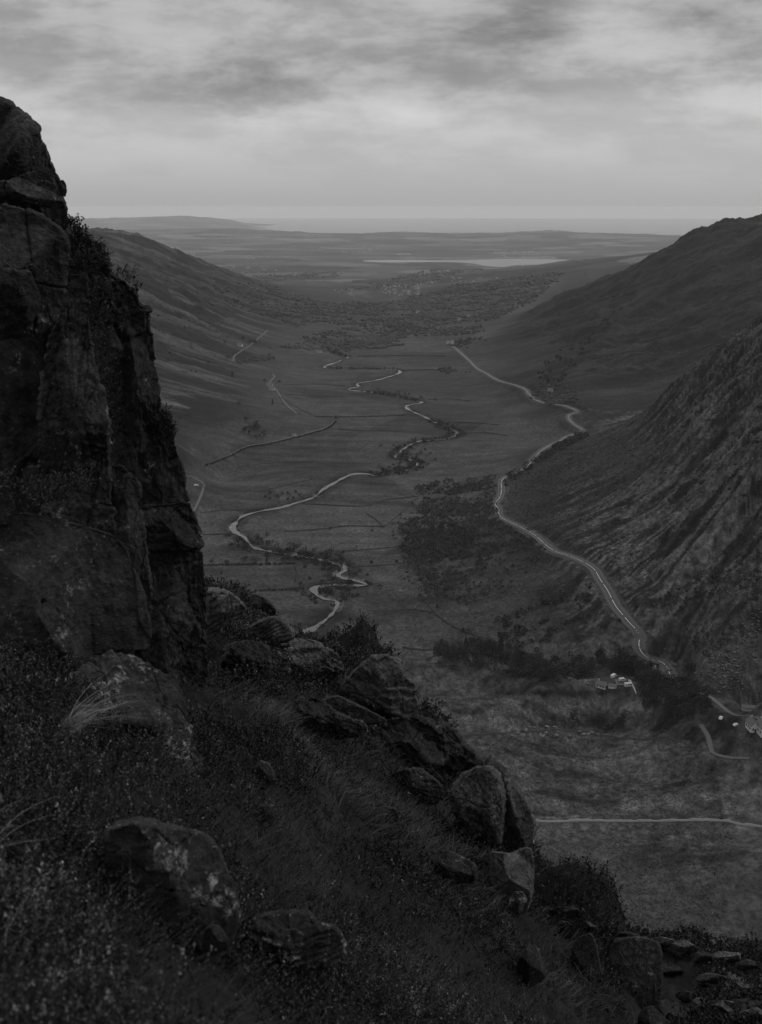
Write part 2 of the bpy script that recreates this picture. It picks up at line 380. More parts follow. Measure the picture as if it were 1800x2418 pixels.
# --- relief
crag = sstep(0, 1, (PU / K - 1130) / 260) * sstep(1480, 1330, V.Rr) * sstep(1620, 1480, PV / K) * (V.base > 203)
crag *= sstep(203, 225, V.base)
farm = sstep(1480, 1700, V.Rr) * sstep(215, 260, V.base) * (V.X > 0) * sstep(3200, 2700, V.Rr)
leftm = sstep(205, 230, V.base) * (V.X < 0) * sstep(600, 900, V.Rr) * sstep(4300, 3300, V.Rr)
moor = sstep(400, 460, V.Rr) * sstep(700, 600, V.Rr) * sstep(900, 1000, PU)
X, Y = V.X, V.Y
wx = X + 22 * fbm2(X / 70, Y / 70, 4); wy = Y + 20 * fbm2(X / 70 + 9, Y / 70 + 5, 4)
rib = .6 * fbm2(wx / 230, wy / 44 - wx / 110, 5, .55, True) + .4 * fbm2(wx / 150 + 7, wy / 15 - wx / 40, 5, .6, True)      # ribs and gullies running down the fall line
rough = fbm2(wx / 22, wy / 16, 6, .6)
up = sstep(228, 330, V.base)
cw_ = (crag * up).sum() + 1; crag2 = fbm2(wx / 420 + 2, wy / 90 - wx / 260, 4, .5, True); crag2 -= (crag2 * crag * up).sum() / cw_
rib0 = rib; rib = rib - (rib * crag * up).sum() / cw_ - .12
V.z += crag * up * crag2 * 22
V.z += crag * (rib * (5 + 30 * up) + rough * (.8 + 4 * up) + fbm2(wx / 12, wy / 4, 4, .6) * (.8 + 2.0 * up)) 
V.z += farm * (fbm2(wx / 330 + wy / 900, wy / 130, 6, .6) * 36 + fbm2(X / 70, Y / 50, 5, .6) * 16)
V.z += leftm * sstep(214, 300, V.base) * (fbm2(wx / 420, wy / 75, 6, .6) * 26 + fbm2(X / 60, Y / 40, 5, .6) * 12) + leftm * fbm2(X / 50, Y / 30, 4) * 2
wq_ = dense(on_floor([(1240, 1940), (1500, 1940), (1720, 1940), (1850, 1958)]), 6); wD_, _z = V.near_path(wq_, 60); moor_ = moor * (.12 + .88 * sstep(8, 50, wD_))
V.z += moor_ * (fbm2(X / 46, Y / 26, 6, .55) * 6.5 + fbm2(X / 6, Y / 5, 3) * .5)
V.z += near_fade * fbm2(X / 70, Y / 60, 4) * .5 * (1 - moor)
far = sstep(3000, 4500, V.Rr)
V.z += far * fbm2(X / 700, Y / 500, 6, .6) * 46 * sstep(8, 60, V.base)
river_D, river_Z = V.near_path(river, 60)
road_D, road_Z = V.near_path(road, 45)
bed = sstep(5.5, 3.0, river_D); V.z = V.z * (1 - sstep(30, 10, river_D)) + river_Z * sstep(30, 10, river_D); V.z -= bed * 1.5
kf = sstep(16, 6.5, road_D); V.z = V.z * (1 - kf) + (road_Z - .45) * kf
lane_D = np.full(V.z.shape, 1e9)
for q in lanes:
    D, Zp = V.near_path(q, 20); lane_D = np.minimum(lane_D, D); kf = sstep(8, 3.5, D); V.z = V.z * (1 - kf) + (Zp - .3) * kf
# --- land cover (albedo)
def fbc(x, y, oct=5, gain=.5, ridged=False): return np.clip(fbm2(x, y, oct, gain, ridged) * 1.9, -1, 1)
U_, W_ = PU / K, PV / K
n_big = fbc(X / 160, Y / 110, 5, .55); n_mid = fbc(X / 38 + 5, Y / 26, 5, .6); n_fine = fbc(X / 7, Y / 6, 4, .6)
streakL = fbc(wx / 500, wy / 34, 5, .6)
cov = .078 + .018 * n_mid + .014 * n_big
floor_m = sstep(212, 203, V.base)
# left slope: pale grass with long dark bracken streaks
cl = .070 + .11 * (streakL - .05) + .03 * sstep(.1, .3, fbc(wx / 300 + 8, wy / 16 + 3, 5, .65)) - .03 * sstep(.1, .3, fbc(wx / 240 + 18, wy / 13 + 9, 5, .65)) + .02 * n_mid + .012 * n_fine
dk = sstep(.02, .08, fbc(wx / 260 + 3, wy / 110 + 2, 5, .6) - .05 + .35 * np.exp(-((U_ - 430) / 90) ** 2 - ((W_ - 900) / 70) ** 2) - .35 * np.exp(-((U_ - 510) / 40) ** 2 - ((W_ - 930) / 14) ** 2))
cl = cl * (1 - dk) + .020 * dk * (1 + .2 * n_mid)
cov = cov * (1 - leftm) + cl * leftm
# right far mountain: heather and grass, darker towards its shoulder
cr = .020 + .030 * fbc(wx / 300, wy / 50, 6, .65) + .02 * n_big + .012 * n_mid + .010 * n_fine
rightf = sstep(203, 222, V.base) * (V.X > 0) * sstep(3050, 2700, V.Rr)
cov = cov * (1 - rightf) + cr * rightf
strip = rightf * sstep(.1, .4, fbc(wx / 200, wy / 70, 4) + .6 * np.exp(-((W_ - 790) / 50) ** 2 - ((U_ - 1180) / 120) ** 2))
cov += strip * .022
# near crag slope: pale grass and scree between dark heather ribs
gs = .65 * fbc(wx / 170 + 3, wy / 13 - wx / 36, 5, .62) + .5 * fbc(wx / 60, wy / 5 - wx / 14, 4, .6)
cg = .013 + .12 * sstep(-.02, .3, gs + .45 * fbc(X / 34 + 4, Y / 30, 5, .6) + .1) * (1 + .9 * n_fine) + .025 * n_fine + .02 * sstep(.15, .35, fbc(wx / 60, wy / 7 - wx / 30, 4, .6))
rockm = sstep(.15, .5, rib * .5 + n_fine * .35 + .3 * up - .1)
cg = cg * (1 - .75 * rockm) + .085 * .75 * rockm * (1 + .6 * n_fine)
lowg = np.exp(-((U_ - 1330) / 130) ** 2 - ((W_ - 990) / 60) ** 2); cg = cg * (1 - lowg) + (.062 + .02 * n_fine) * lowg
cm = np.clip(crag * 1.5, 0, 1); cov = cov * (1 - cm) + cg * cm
# moor
cmn = .078 + .034 * n_mid + .030 * n_fine + .022 * n_big
cmn = cmn + .055 * sstep(.12, .4, fbc(X / 34, Y / 15, 5, .6)) * (1 + .8 * n_fine) - .045 * sstep(.1, .3, fbc(X / 40 + 7, Y / 13 + 3, 5, .6))
for (u, v, a, b, g) in ((1160, 1440, 190, 22, .020), (1240, 1530, 150, 22, .026), (1200, 1500, 120, 10, -.035), (1310, 1560, 110, 22, -.035), (1250, 1920, 120, 60, .05), (1350, 1660, 160, 30, .015), (1480, 1850, 160, 40, -.012), (1550, 1950, 120, 60, -.018), (1500, 1640, 130, 26, .010), (1480, 1745, 22, 8, .03), (1580, 1720, 70, 12, .02)):
    cmn = cmn + 2.4 * g * np.exp(-(((U_ - u) + 14 * n_big) / a) ** 2 - (((W_ - v) + 8 * n_mid) / b) ** 2)
cov = cov * (1 - moor) + cmn * moor
# fields of the floor: parcels of slightly different grass
cell = np.sin(X / 95 + 1.5 * np.sin(Y / 170)) ; par = np.floor(Y / 105 + .4 * np.sin(X / 120)) * 7.3 + np.floor(X / 150 + .3 * np.sin(Y / 90)) * 3.1
pv = np.modf(np.abs(np.sin(par * 12.9898) * 43758.5453))[0]
fl = floor_m * sstep(650, 720, V.Rr) * sstep(2700, 2500, V.Rr)
cov += fl * ((pv - .5) * .055 + .04 * fbc(X / 90, Y / 18 + X / 300, 5, .6))
for (u, v, a, b, g) in ((705, 1008, 95, 9, -.03), (750, 1194, 42, 7, -.032), (650, 1010, 30, 8, -.02), (560, 1060, 110, 18, .012), (860, 1000, 70, 10, .008), (800, 850, 160, 12, -.014), (1000, 940, 90, 24, -.028), (900, 1085, 110, 30, -.012), (740, 760, 120, 8, .016), (880, 735, 80, 8, .02), (620, 690, 70, 7, .02), (700, 1280, 100, 30, .004), (820, 1250, 60, 20, .015), (840, 1380, 90, 16, .012), (560, 1100, 90, 22, .01)):
    cov = cov + g * np.exp(-(((U_ - u) + 16 * n_mid) / a) ** 2 - (((W_ - v) + 5 * n_mid) / b) ** 2) * floor_m
# far lowland: patchwork of fields and woods
pf = np.floor(Y / 420 + .5 * np.sin(X / 600)) * 5.7 + np.floor(X / 520 + .5 * np.sin(Y / 400)) * 9.1; pfv = np.modf(np.abs(np.sin(pf * 78.233) * 43758.5))[0]
cf = .022 + .17 * pfv ** 3 + .05 * sstep(.1, .3, fbc(X / 700, Y / 500, 5))
cov = cov * (1 - far) + cf * far
woods = sstep(2650, 2850, V.Rr) * sstep(4900, 4300, V.Rr) * (V.base < 265) * sstep(-.5, -.1, n_big + .2)
cov = cov * (1 - woods * .8) + .045 * woods * .8
stripg = np.exp(-((U_ - (1040 + (735 - W_) * 1.25)) / 28) ** 2) * sstep(590, 620, W_) * sstep(745, 730, W_) * (V.Rr > 2300)
cov = cov + .045 * stripg
cov = np.where(road_D < 8, .075 + .03 * n_fine, cov)
cov = cov * (1 - .45 * sstep(16, 8, river_D) * (river_D > 5))
cov = np.where(river_D < 5.5, np.where(n_mid > .12, .12, .022) + .02 * n_fine, cov) 
cov = np.where(lane_D < 2.2, .08, cov)
cov *= 1 - .22 * sstep(850, 1200, V.Rr) * (1 - far)
cov = np.clip(cov * .50, .005, .4)
M_land = ground_mat('moorland_turf', .30, .045, .9, .4)
nr, na = V.z.shape
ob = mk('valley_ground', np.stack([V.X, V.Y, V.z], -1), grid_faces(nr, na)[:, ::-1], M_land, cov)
tag(ob, kind='structure')
print('valley', time.time() - T0)
def ribbon(name, path, width, mat, dz=0.0, off=0.0, cuts=None):
    p = path; t = np.gradient(p[:, :2], axis=0); t /= np.linalg.norm(t, axis=1)[:, None] + 1e-9
    n = np.stack([-t[:, 1], t[:, 0]], 1); w = width if np.ndim(width) else np.full(len(p), width)
    o = np.asarray(off) * np.ones(len(p))
    a = p[:, :2] + n * (o + w / 2)[:, None]; b = p[:, :2] + n * (o - w / 2)[:, None]
    z = p[:, 2] + dz
    V_ = np.stack([np.column_stack([a, z]), np.column_stack([b, z])], 1).reshape(-1, 3)
    Fc = grid_faces(len(p), 2)[:, ::-1]
    if cuts is not None: Fc = Fc[cuts[:-1]]
    return mk(name, V_, Fc, mat)
# ------------------------------------------------------------------ water, roads
m, nt, b, o = ndsetup('river_water')
g = N(nt, 'ShaderNodeNewGeometry'); b.inputs['Base Color'].default_value = (.03, .03, .03, 1)
b.inputs['Roughness'].default_value = .12; b.inputs['IOR'].default_value = 1.45; b.inputs['Specular IOR Level'].default_value = .8
bp = N(nt, 'ShaderNodeBump'); bp.inputs['Strength'].default_value = .35; bp.inputs['Distance'].default_value = .25
nt.links.new(noise(nt, g.outputs['Position'], .8, 6, .6), bp.inputs['Height']); nt.links.new(bp.outputs[0], b.inputs['Normal'])
foam = mapr(nt, noise(nt, g.outputs['Position'], .25, 7, .75), .56, .68, .03, .22); nt.links.new(foam, b.inputs['Base Color'])
M_river = m
wr = np.clip(3.8 + 5.5 * perlin(np.stack([river[:, 0], river[:, 1], 0 * river[:, 0]], 1) / 23.0) + 2.5 * perlin(river / 7.0), .9, 7.0) * np.where(np.hypot(river[:, 0], river[:, 1]) < 900, 1.2, 1.0)
tag(ribbon('river', river, wr, M_river, -.45), kind='structure')
m, nt, b, o = ndsetup('sea_water')
g = N(nt, 'ShaderNodeNewGeometry'); b.inputs['Base Color'].default_value = (.04, .04, .04, 1); b.inputs['Roughness'].default_value = .25
bp = N(nt, 'ShaderNodeBump'); bp.inputs['Strength'].default_value = .3; bp.inputs['Distance'].default_value = 2
nt.links.new(noise(nt, g.outputs['Position'], .02, 6, .6), bp.inputs['Height']); nt.links.new(bp.outputs[0], b.inputs['Normal'])
M_sea = m
q = 52000
sea_a = np.linspace(R(-60), R(60), 60); sea_r = np.array([8800, 12000, 20000, 30000, q]); A_, R_ = np.meshgrid(sea_a, sea_r)
tag(mk('sea', np.stack([R_ * np.sin(A_), R_ * np.cos(A_), 0 * A_], -1), grid_faces(5, 60)[:, ::-1], M_sea), kind='structure')
M_asph = plain('road_asphalt', .06, .8, .15); M_paint = plain('road_paint', .62, .6); M_lane = plain('lane_gravel', .085, .9)
tag(ribbon('road', road, 8.0 + 1.8 * sstep(900, 640, np.hypot(road[:, 0], road[:, 1])), M_asph, -.05), kind='structure')
par_ = tag(empty('road_markings', (0, 0, 0)), kind='structure')
M_paint2 = plain('worn_paint', .2, .7)
for off in (-3.2, 3.2):
    o_ = ribbon('edge_line', road, .13, M_paint2, -.03, off); o_.parent = par_
o_ = ribbon('centre_line', road, .34, M_paint, -.03, 0.0, (np.arange(len(road)) % 9 != 8)); o_.parent = par_
for q in lanes: tag(ribbon('lane', q, 2.6, M_lane, .02), kind='structure')
#@@END_VALLEY
#@@NEAR
# ------------------------------------------------------------------ the near hillside
hn = []
def PR(v, *ur):
    for u, r in ur: hn.append(P(u, v, r))
PR(2400, (-100, 1.9), (200, 1.95), (400, 2.0), (600, 2.7), (800, 3.7), (1000, 5), (1200, 7), (1400, 11), (1500, 34), (1700, 34))
PR(2219, (-150, 2.3), (0, 2.3), (200, 2.5), (400, 2.6), (600, 3.6), (800, 5), (1000, 7), (1200, 10), (1390, 15.5), (1520, 44), (1652, 45), (1900, 45))
PR(2000, (-150, 3.2), (0, 3.2), (200, 3.6), (400, 4.5), (600, 6.2), (800, 9), (1000, 13), (1180, 18), (1270, 22))
PR(1800, (-150, 4.4), (0, 4.4), (200, 4.8), (400, 6), (600, 9.5), (800, 14), (1000, 20), (1110, 25))
PR(1600, (-150, 6.4), (0, 6.2), (200, 7), (400, 9), (600, 15), (800, 22), (950, 29))
PR(1470, (400, 14), (450, 19), (600, 26), (750, 31), (870, 34))
PR(1395, (470, 27), (640, 36), (730, 37), (820, 37)); PR(1345, (590, 38)); PR(1300, (470, 34)); PR(1290, (455, 39), (530, 39))
PR(1850, (1135, 22.5), (1000, 18)); PR(1925, (1165, 20.5), (1080, 17)); PR(1700, (900, 22), (1000, 26), (1060, 26)); PR(1750, (1110, 25.5)); PR(1640, (1000, 28.5)); PR(1540, (800, 26), (900, 29)); PR(2080, (1330, 20), (1250, 16)); PR(2050, (1170, 22), (1215, 22)); PR(2080, (1260, 22.5)); PR(2040, (1320, 23.5)); PR(1425, (640, 34), (700, 34)); PR(1475, (750, 35), (820, 35)); PR(1500, (700, 27.5))
hn += [G(455, 48, -24 + 500), G(530, 52, -36 + 500), G(640, 50, -40 + 500), G(820, 48, -44 + 500), G(950, 38, -36 + 500), G(1110, 34, -36 + 500), G(1270, 30, -37 + 500), G(1400, 22, -31 + 500), G(1500, 25, -35 + 500), G(1700, 25, -34 + 500), G(1900, 25, -34 + 500),
       G(1000, 45, 500-46), G(1100, 45, 500-52), G(1180, 45, 500-52), G(1250, 42, 500-50), G(1050, 60, 500-60), G(900, 45, 500-44), G(850,60,500-62), G(1050, 31, -24 + 500), G(990, 34, -26 + 500)]
PR(2165, (1480, 55), (1652, 56), (1900, 56))
hn += [P(1155, 2040, 62), P(1211, 2060, 64), P(1297, 2085, 66), P(1362, 2090, 68), P(1429, 2105, 70), P(1476, 2125, 71), P(1554, 2150, 72), P(1652, 2165, 73), P(1850, 2190, 73)]
hn += [G(u, 92, 500 - 105) for u in (400, 700, 1000, 1200, 1400, 1652, 1900)] + [G(u, 150, 500 - 180) for u in (-200, 300, 826, 1200, 1650, 1900)] + [G(u, 280, 500 - 330) for u in (-200, 300, 826, 1350, 1900)]
hn += [G(u, 62, z + 500) for u, z in ((-200, -30), (200, -36), (600, -60), (900, -66))] + [G(-200, 12, 494.2), G(0, 12, 494), G(200, 14, 492.5), G(-200, 30, 488), G(100, 30, 487), G(300, 24, 487), G(330, 35, 483)]
hn += [G(u, 1.0, 498.05) for u in (-300, 0, 300, 600)] + [G(826, 1.0, 498.0), G(1100, 1.0, 497.9), G(1350, 1.0, 497.6), G(1900, 1.0, 497.0), G(1900, 6, 492), G(1650, 8, 489), G(1700, 14, 481)]
haz = np.linspace(R(-41), R(41), 560); hr = np.exp(np.concatenate([np.linspace(math.log(.9), math.log(80), 620)[:-1], np.linspace(math.log(80), math.log(280), 60)]))
Hs = Sheet(hn, haz, hr, 2e-5)
rr_ = Hs.Rr; hm = np.minimum(rr_, 60)
Hs.z += fbm2(Hs.X / 2.6, Hs.Y / 2.6, 6, .6) * np.clip(hm * .055, .04, .8) * sstep(1.4, 3, hm)
Hs.z += fbm2(Hs.X / 9, Hs.Y / 9, 3) * np.clip(hm * .012, 0, .5)
a0_ = float(ray(1215 * K, 1950)[0]); Hs.z -= 2.3 * np.exp(-((Hs.A - a0_) / .035) ** 2 - (np.log(rr_ / 24.5) / .13) ** 2)
a1_ = float(ray(1290 * K, 1950)[0]); Hs.z -= 2.0 * np.exp(-((Hs.A - a1_) / .035) ** 2 - (np.log(rr_ / 23.5) / .14) ** 2)
msk = sstep(36, 48, rr_)
Hs.z += msk * (fbm2(Hs.X / 7, Hs.Y / 5, 6, .6, True) * 1.6) * sstep(140, 90, rr_)
HU, HV = project(Hs.X, Hs.Y, Hs.z)
def grassy(u, v, n):
    """1 where pale grass grows on the near hillside, 0 where heather does"""
    g = 0
    for (a, b, c, d, k) in ((585, 1570, 42, 34, 1.3), (650, 1700, 70, 18, 1.1), (740, 1530, 60, 14, .8), (800, 1930, 230, 110, .75), (1000, 2120, 160, 120, .7), (720, 2060, 90, 120, .65), (1150, 2380, 200, 70, 1.1), (1330, 2180, 60, 40, .5),
                            (560, 1480, 30, 14, 1.1), (1060, 2270, 140, 60, .8), (900, 2340, 160, 60, .5), (780, 1640, 60, 30, .7), (520, 1385, 40, 12, 1.2), (640, 2200, 60, 60, .3), (700, 1800, 120, 50, .5)):
        g = g + k * np.exp(-((u - a) / c) ** 2 - ((v - b) / d) ** 2)
    return np.clip(g + .55 * n - .12, 0, 1)
hnz = fbm2(Hs.X / (hm * .12 + .3), Hs.Y / (hm * .12 + .3), 3)
gm = grassy(HU, HV, fbm2(Hs.X / 1.8, Hs.Y / 1.8, 4))
hcov = .008 + .008 * gm
n1 = fbm2(Hs.X / 5, Hs.Y / 3.2, 6, .62); n2 = fbm2(Hs.X / .9, Hs.Y / .7, 4, .6)
mid = .012 + .055 * sstep(.04, .2, n1) * (1 + .9 * n2) + .012 * n2
hcov = hcov * (1 - msk) + np.clip(mid, .012, .2) * msk
M_hill = ground_mat('peaty_turf', 5, .6, .06, 9)
tag(mk('hillside', np.stack([Hs.X, Hs.Y, Hs.z], -1), grid_faces(*Hs.z.shape)[:, ::-1], M_hill, hcov), kind='structure')
print('hillside', time.time() - T0)
# ------------------------------------------------------------------ rocks
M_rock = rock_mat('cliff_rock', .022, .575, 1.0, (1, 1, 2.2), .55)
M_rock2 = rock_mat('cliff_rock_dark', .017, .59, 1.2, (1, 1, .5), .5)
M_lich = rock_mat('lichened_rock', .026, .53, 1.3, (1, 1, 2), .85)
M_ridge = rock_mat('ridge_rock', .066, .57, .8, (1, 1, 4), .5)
def rock(name, label, outline, r, T, mat=None, gu=0.0, gv=0.0, nth=300, ns=110, amp=.1, strata=0.0, sdir=(.35, .2, .9), sfreq=5, e=.75, group=None, Tb=None, seed=0, cuts=None, cat='rock', fine=1.0, joint=2.4, flute=1.0, fct=(.55, .42, .82)):
    """a boulder or block: its real outline at its real distance, bulging towards and away from the viewer"""
    mat = mat or M_rock; Tb = T if Tb is None else Tb
    q = np.array(outline, float)
    for _ in range(1): q = np.stack([.86 * q + .14 * np.roll(q, -1, 0), .14 * q + .86 * np.roll(q, -1, 0)], 1).reshape(-1, 2)
    L = np.concatenate([[0], np.cumsum(np.linalg.norm(np.roll(q, -1, 0) - q, axis=1))]); qq = np.vstack([q, q[:1]])
    s = np.linspace(0, L[-1], nth, endpoint=False); bu = np.interp(s, L, qq[:, 0]); bv = np.interp(s, L, qq[:, 1])
    cu, cv = (q[:, 0].min() + q[:, 0].max()) / 2, (q[:, 1].min() + q[:, 1].max()) / 2
    ph = np.linspace(0.02, math.pi - .02, ns)
    sr = np.abs(np.sin(ph)) ** .9; dome = np.abs(np.cos(ph)) ** e; sgn = -np.sign(np.cos(ph))
    U2 = cu + sr[:, None] * (bu - cu); V2 = cv + sr[:, None] * (bv - cv)
    hx, hy = (bu.max() - bu.min()) / 2, (bv.max() - bv.min()) / 2
    lx = (U2 - cu) / hx; ly = (V2 - cv) / hy; rg = np.random.default_rng(seed + 100)
    off = np.tile(dome[:, None], (1, nth))
    for k_ in range(9):                                        # flat fracture faces cut off the dome
        a_, b_ = rg.normal(0, fct[0], 2); d_ = rg.uniform(fct[1], fct[2]); off = np.minimum(off, np.maximum(d_ + a_ * lx + b_ * ly, .02))
    off = off * sgn[:, None] * np.where(sgn[:, None] < 0, T, Tb)
    D = r + gu * (U2 - cu) / 100 + gv * (V2 - cv) / 100
    a, t = ray(U2, V2); rd = D + off
    x, y = pol(a, rd); z = CAMZ + t * rd
    Pn = np.stack([x, y, z], -1)
    def normals(Pn):
        d1 = np.gradient(Pn, axis=0); d2 = np.roll(Pn, -1, 1) - np.roll(Pn, 1, 1)
        n = np.cross(d2, d1); n /= np.linalg.norm(n, axis=-1, keepdims=True) + 1e-12
        c = Pn.mean((0, 1)); sg = np.sign(((Pn - c) * n).sum(-1).mean()); return n * (sg or 1)
    n = normals(Pn); w = (bu.max() - bu.min()) * r / F; h = (bv.max() - bv.min()) * r / F; size = min(w, h)
    p = Pn.reshape(-1, 3) + seed * 3.1
    A = amp * size
    d = A * (fbm3(p / (size * .55), 4, .5) * .7 + .4 * (fbm3(p / (size * .3) + 4, 4, .55, True) - .25))
    d += A * .55 * fine * fbm3(p / (size * .09), 5, .65) + A * .5 * flute * (fbm3(p * [1, 1, .22] / (size * .16), 4, .6, True) - .3)
    # joints: blocks of slightly different relief parted by narrow cracks
    jp = p / size + .05 * np.stack([fbm3(p / (size * .5) + k_, 3) for k_ in (1, 5, 9)], 1)
    a1 = rg.uniform(-.5, .5); jx = (jp[:, 0] * math.cos(a1) + jp[:, 1] * .5 + jp[:, 2] * math.sin(a1)) * joint; jz = (jp[:, 2] * math.cos(a1) - jp[:, 0] * math.sin(a1)) * joint * .62
    F1 = np.full(len(p), 9.); F2 = F1.copy(); cid = np.zeros(len(p)); ix, iz = np.floor(jx), np.floor(jz)
    for ox in (-1, 0, 1):
        for oz in (-1, 0, 1):
            gx, gz = ix + ox, iz + oz; hs = np.modf(np.abs(np.sin(gx * 127.1 + gz * 311.7 + seed) * 43758.5))[0]; h2 = np.modf(hs * 91.7)[0]
            dd = np.maximum(np.abs(jx - gx - .2 - .6 * hs), np.abs(jz - gz - .2 - .6 * h2)); m_ = dd < F1; F2 = np.where(m_, F1, np.minimum(F2, dd)); cid = np.where(m_, hs, cid); F1 = np.minimum(F1, dd)
    eb = F2 - F1; d += size * A / size * (.8 * (cid - .5) * sstep(0, .05, eb) - .5 * np.exp(-(eb / .025) ** 2))
    if strata:
        sd_ = np.array(sdir) / np.linalg.norm(sdir); f_ = (p @ sd_) * sfreq / size + 1.3 * fbm3(p / (size * .6), 3)
        fr = f_ - np.floor(f_); d += strata * size * (sstep(0, .75, fr) - sstep(.82, 1, fr) - .5) * (1 + fbm3(p / size, 2))
    Pn = Pn + n * d.reshape(ns, nth)[..., None]
    if cuts is not None: Pn = cuts(Pn)
    o = mk(name, Pn, np.vstack([grid_faces(ns, nth, True)]), mat)
    me = o.data
    tag(o, label, cat, group)
    return o
def ground_r(u, v, d=0.0):
    h = Hs.hit(u, v, 1.3); return (math.hypot(h[0], h[1]) if h else 40) + d
CL = 'blocks of the cliff at the left'
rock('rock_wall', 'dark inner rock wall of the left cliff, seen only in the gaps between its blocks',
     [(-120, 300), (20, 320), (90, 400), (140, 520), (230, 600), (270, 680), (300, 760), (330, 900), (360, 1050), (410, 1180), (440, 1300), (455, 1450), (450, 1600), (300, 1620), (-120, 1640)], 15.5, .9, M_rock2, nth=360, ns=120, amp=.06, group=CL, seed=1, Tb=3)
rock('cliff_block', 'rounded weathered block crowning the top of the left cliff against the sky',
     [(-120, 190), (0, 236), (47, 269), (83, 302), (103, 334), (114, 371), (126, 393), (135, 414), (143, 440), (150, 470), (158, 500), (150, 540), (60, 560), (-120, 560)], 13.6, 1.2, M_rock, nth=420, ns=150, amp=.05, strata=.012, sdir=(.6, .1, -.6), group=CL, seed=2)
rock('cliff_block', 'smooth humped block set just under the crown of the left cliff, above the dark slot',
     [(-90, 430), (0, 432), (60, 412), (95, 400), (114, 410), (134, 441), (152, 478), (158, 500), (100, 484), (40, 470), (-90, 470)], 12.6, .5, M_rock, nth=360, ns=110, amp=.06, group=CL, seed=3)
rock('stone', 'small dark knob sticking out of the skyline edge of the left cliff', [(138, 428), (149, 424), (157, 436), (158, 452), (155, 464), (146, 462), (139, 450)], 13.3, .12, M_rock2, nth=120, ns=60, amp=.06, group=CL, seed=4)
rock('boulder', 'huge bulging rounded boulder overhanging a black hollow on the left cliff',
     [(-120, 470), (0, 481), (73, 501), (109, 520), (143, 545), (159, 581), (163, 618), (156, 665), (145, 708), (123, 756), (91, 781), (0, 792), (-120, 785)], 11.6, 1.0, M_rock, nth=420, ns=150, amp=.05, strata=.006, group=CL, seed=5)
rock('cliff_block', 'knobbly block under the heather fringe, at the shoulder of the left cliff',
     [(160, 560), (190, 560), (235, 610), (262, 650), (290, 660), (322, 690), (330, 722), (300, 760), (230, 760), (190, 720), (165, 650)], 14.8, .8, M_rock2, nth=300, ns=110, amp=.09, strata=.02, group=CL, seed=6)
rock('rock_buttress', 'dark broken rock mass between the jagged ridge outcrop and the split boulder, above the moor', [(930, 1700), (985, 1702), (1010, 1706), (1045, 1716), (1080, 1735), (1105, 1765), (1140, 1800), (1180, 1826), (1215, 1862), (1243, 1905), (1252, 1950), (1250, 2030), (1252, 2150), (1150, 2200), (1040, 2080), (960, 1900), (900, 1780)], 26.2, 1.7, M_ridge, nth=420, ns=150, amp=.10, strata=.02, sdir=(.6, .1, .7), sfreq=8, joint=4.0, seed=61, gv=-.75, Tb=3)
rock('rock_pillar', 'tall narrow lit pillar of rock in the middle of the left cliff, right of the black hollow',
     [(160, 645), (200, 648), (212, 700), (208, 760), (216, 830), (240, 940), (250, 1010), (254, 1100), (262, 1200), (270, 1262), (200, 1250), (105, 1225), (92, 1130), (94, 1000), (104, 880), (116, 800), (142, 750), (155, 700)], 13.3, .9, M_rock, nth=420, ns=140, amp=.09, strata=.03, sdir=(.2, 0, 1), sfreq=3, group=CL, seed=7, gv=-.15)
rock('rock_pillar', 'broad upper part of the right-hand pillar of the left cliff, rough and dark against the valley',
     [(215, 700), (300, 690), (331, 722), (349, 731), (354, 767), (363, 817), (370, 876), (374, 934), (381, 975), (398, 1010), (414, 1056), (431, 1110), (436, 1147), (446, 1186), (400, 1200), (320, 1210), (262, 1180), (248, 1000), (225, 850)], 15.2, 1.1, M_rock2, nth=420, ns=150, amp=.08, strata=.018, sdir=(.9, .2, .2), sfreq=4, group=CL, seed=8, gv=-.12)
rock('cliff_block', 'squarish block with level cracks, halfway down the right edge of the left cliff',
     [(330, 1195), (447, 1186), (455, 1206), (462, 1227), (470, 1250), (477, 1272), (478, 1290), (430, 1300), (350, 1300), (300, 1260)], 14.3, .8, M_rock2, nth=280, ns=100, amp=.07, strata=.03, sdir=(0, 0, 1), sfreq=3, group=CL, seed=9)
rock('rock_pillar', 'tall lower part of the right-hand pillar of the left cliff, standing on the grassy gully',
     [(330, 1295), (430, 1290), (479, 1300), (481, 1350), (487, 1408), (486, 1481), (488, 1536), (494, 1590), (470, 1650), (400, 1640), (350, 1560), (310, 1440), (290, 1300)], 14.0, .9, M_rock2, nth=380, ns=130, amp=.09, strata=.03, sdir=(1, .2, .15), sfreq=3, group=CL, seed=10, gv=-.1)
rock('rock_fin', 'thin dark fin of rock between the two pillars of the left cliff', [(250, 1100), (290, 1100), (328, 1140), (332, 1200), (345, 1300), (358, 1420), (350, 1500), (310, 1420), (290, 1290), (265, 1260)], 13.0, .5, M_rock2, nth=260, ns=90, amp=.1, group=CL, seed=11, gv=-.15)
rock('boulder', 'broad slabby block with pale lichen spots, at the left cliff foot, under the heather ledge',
     [(-140, 1195), (0, 1210), (109, 1218), (203, 1241), (269, 1262), (298, 1294), (312, 1336), (336, 1400), (354, 1480), (352, 1532), (262, 1538), (182, 1580), (102, 1612), (0, 1632), (-140, 1640)], 9.6, .9, M_rock, nth=460, ns=160, amp=.035, strata=.008, sdir=(.5, .1, -.7), group=CL, seed=12, gv=-.15)
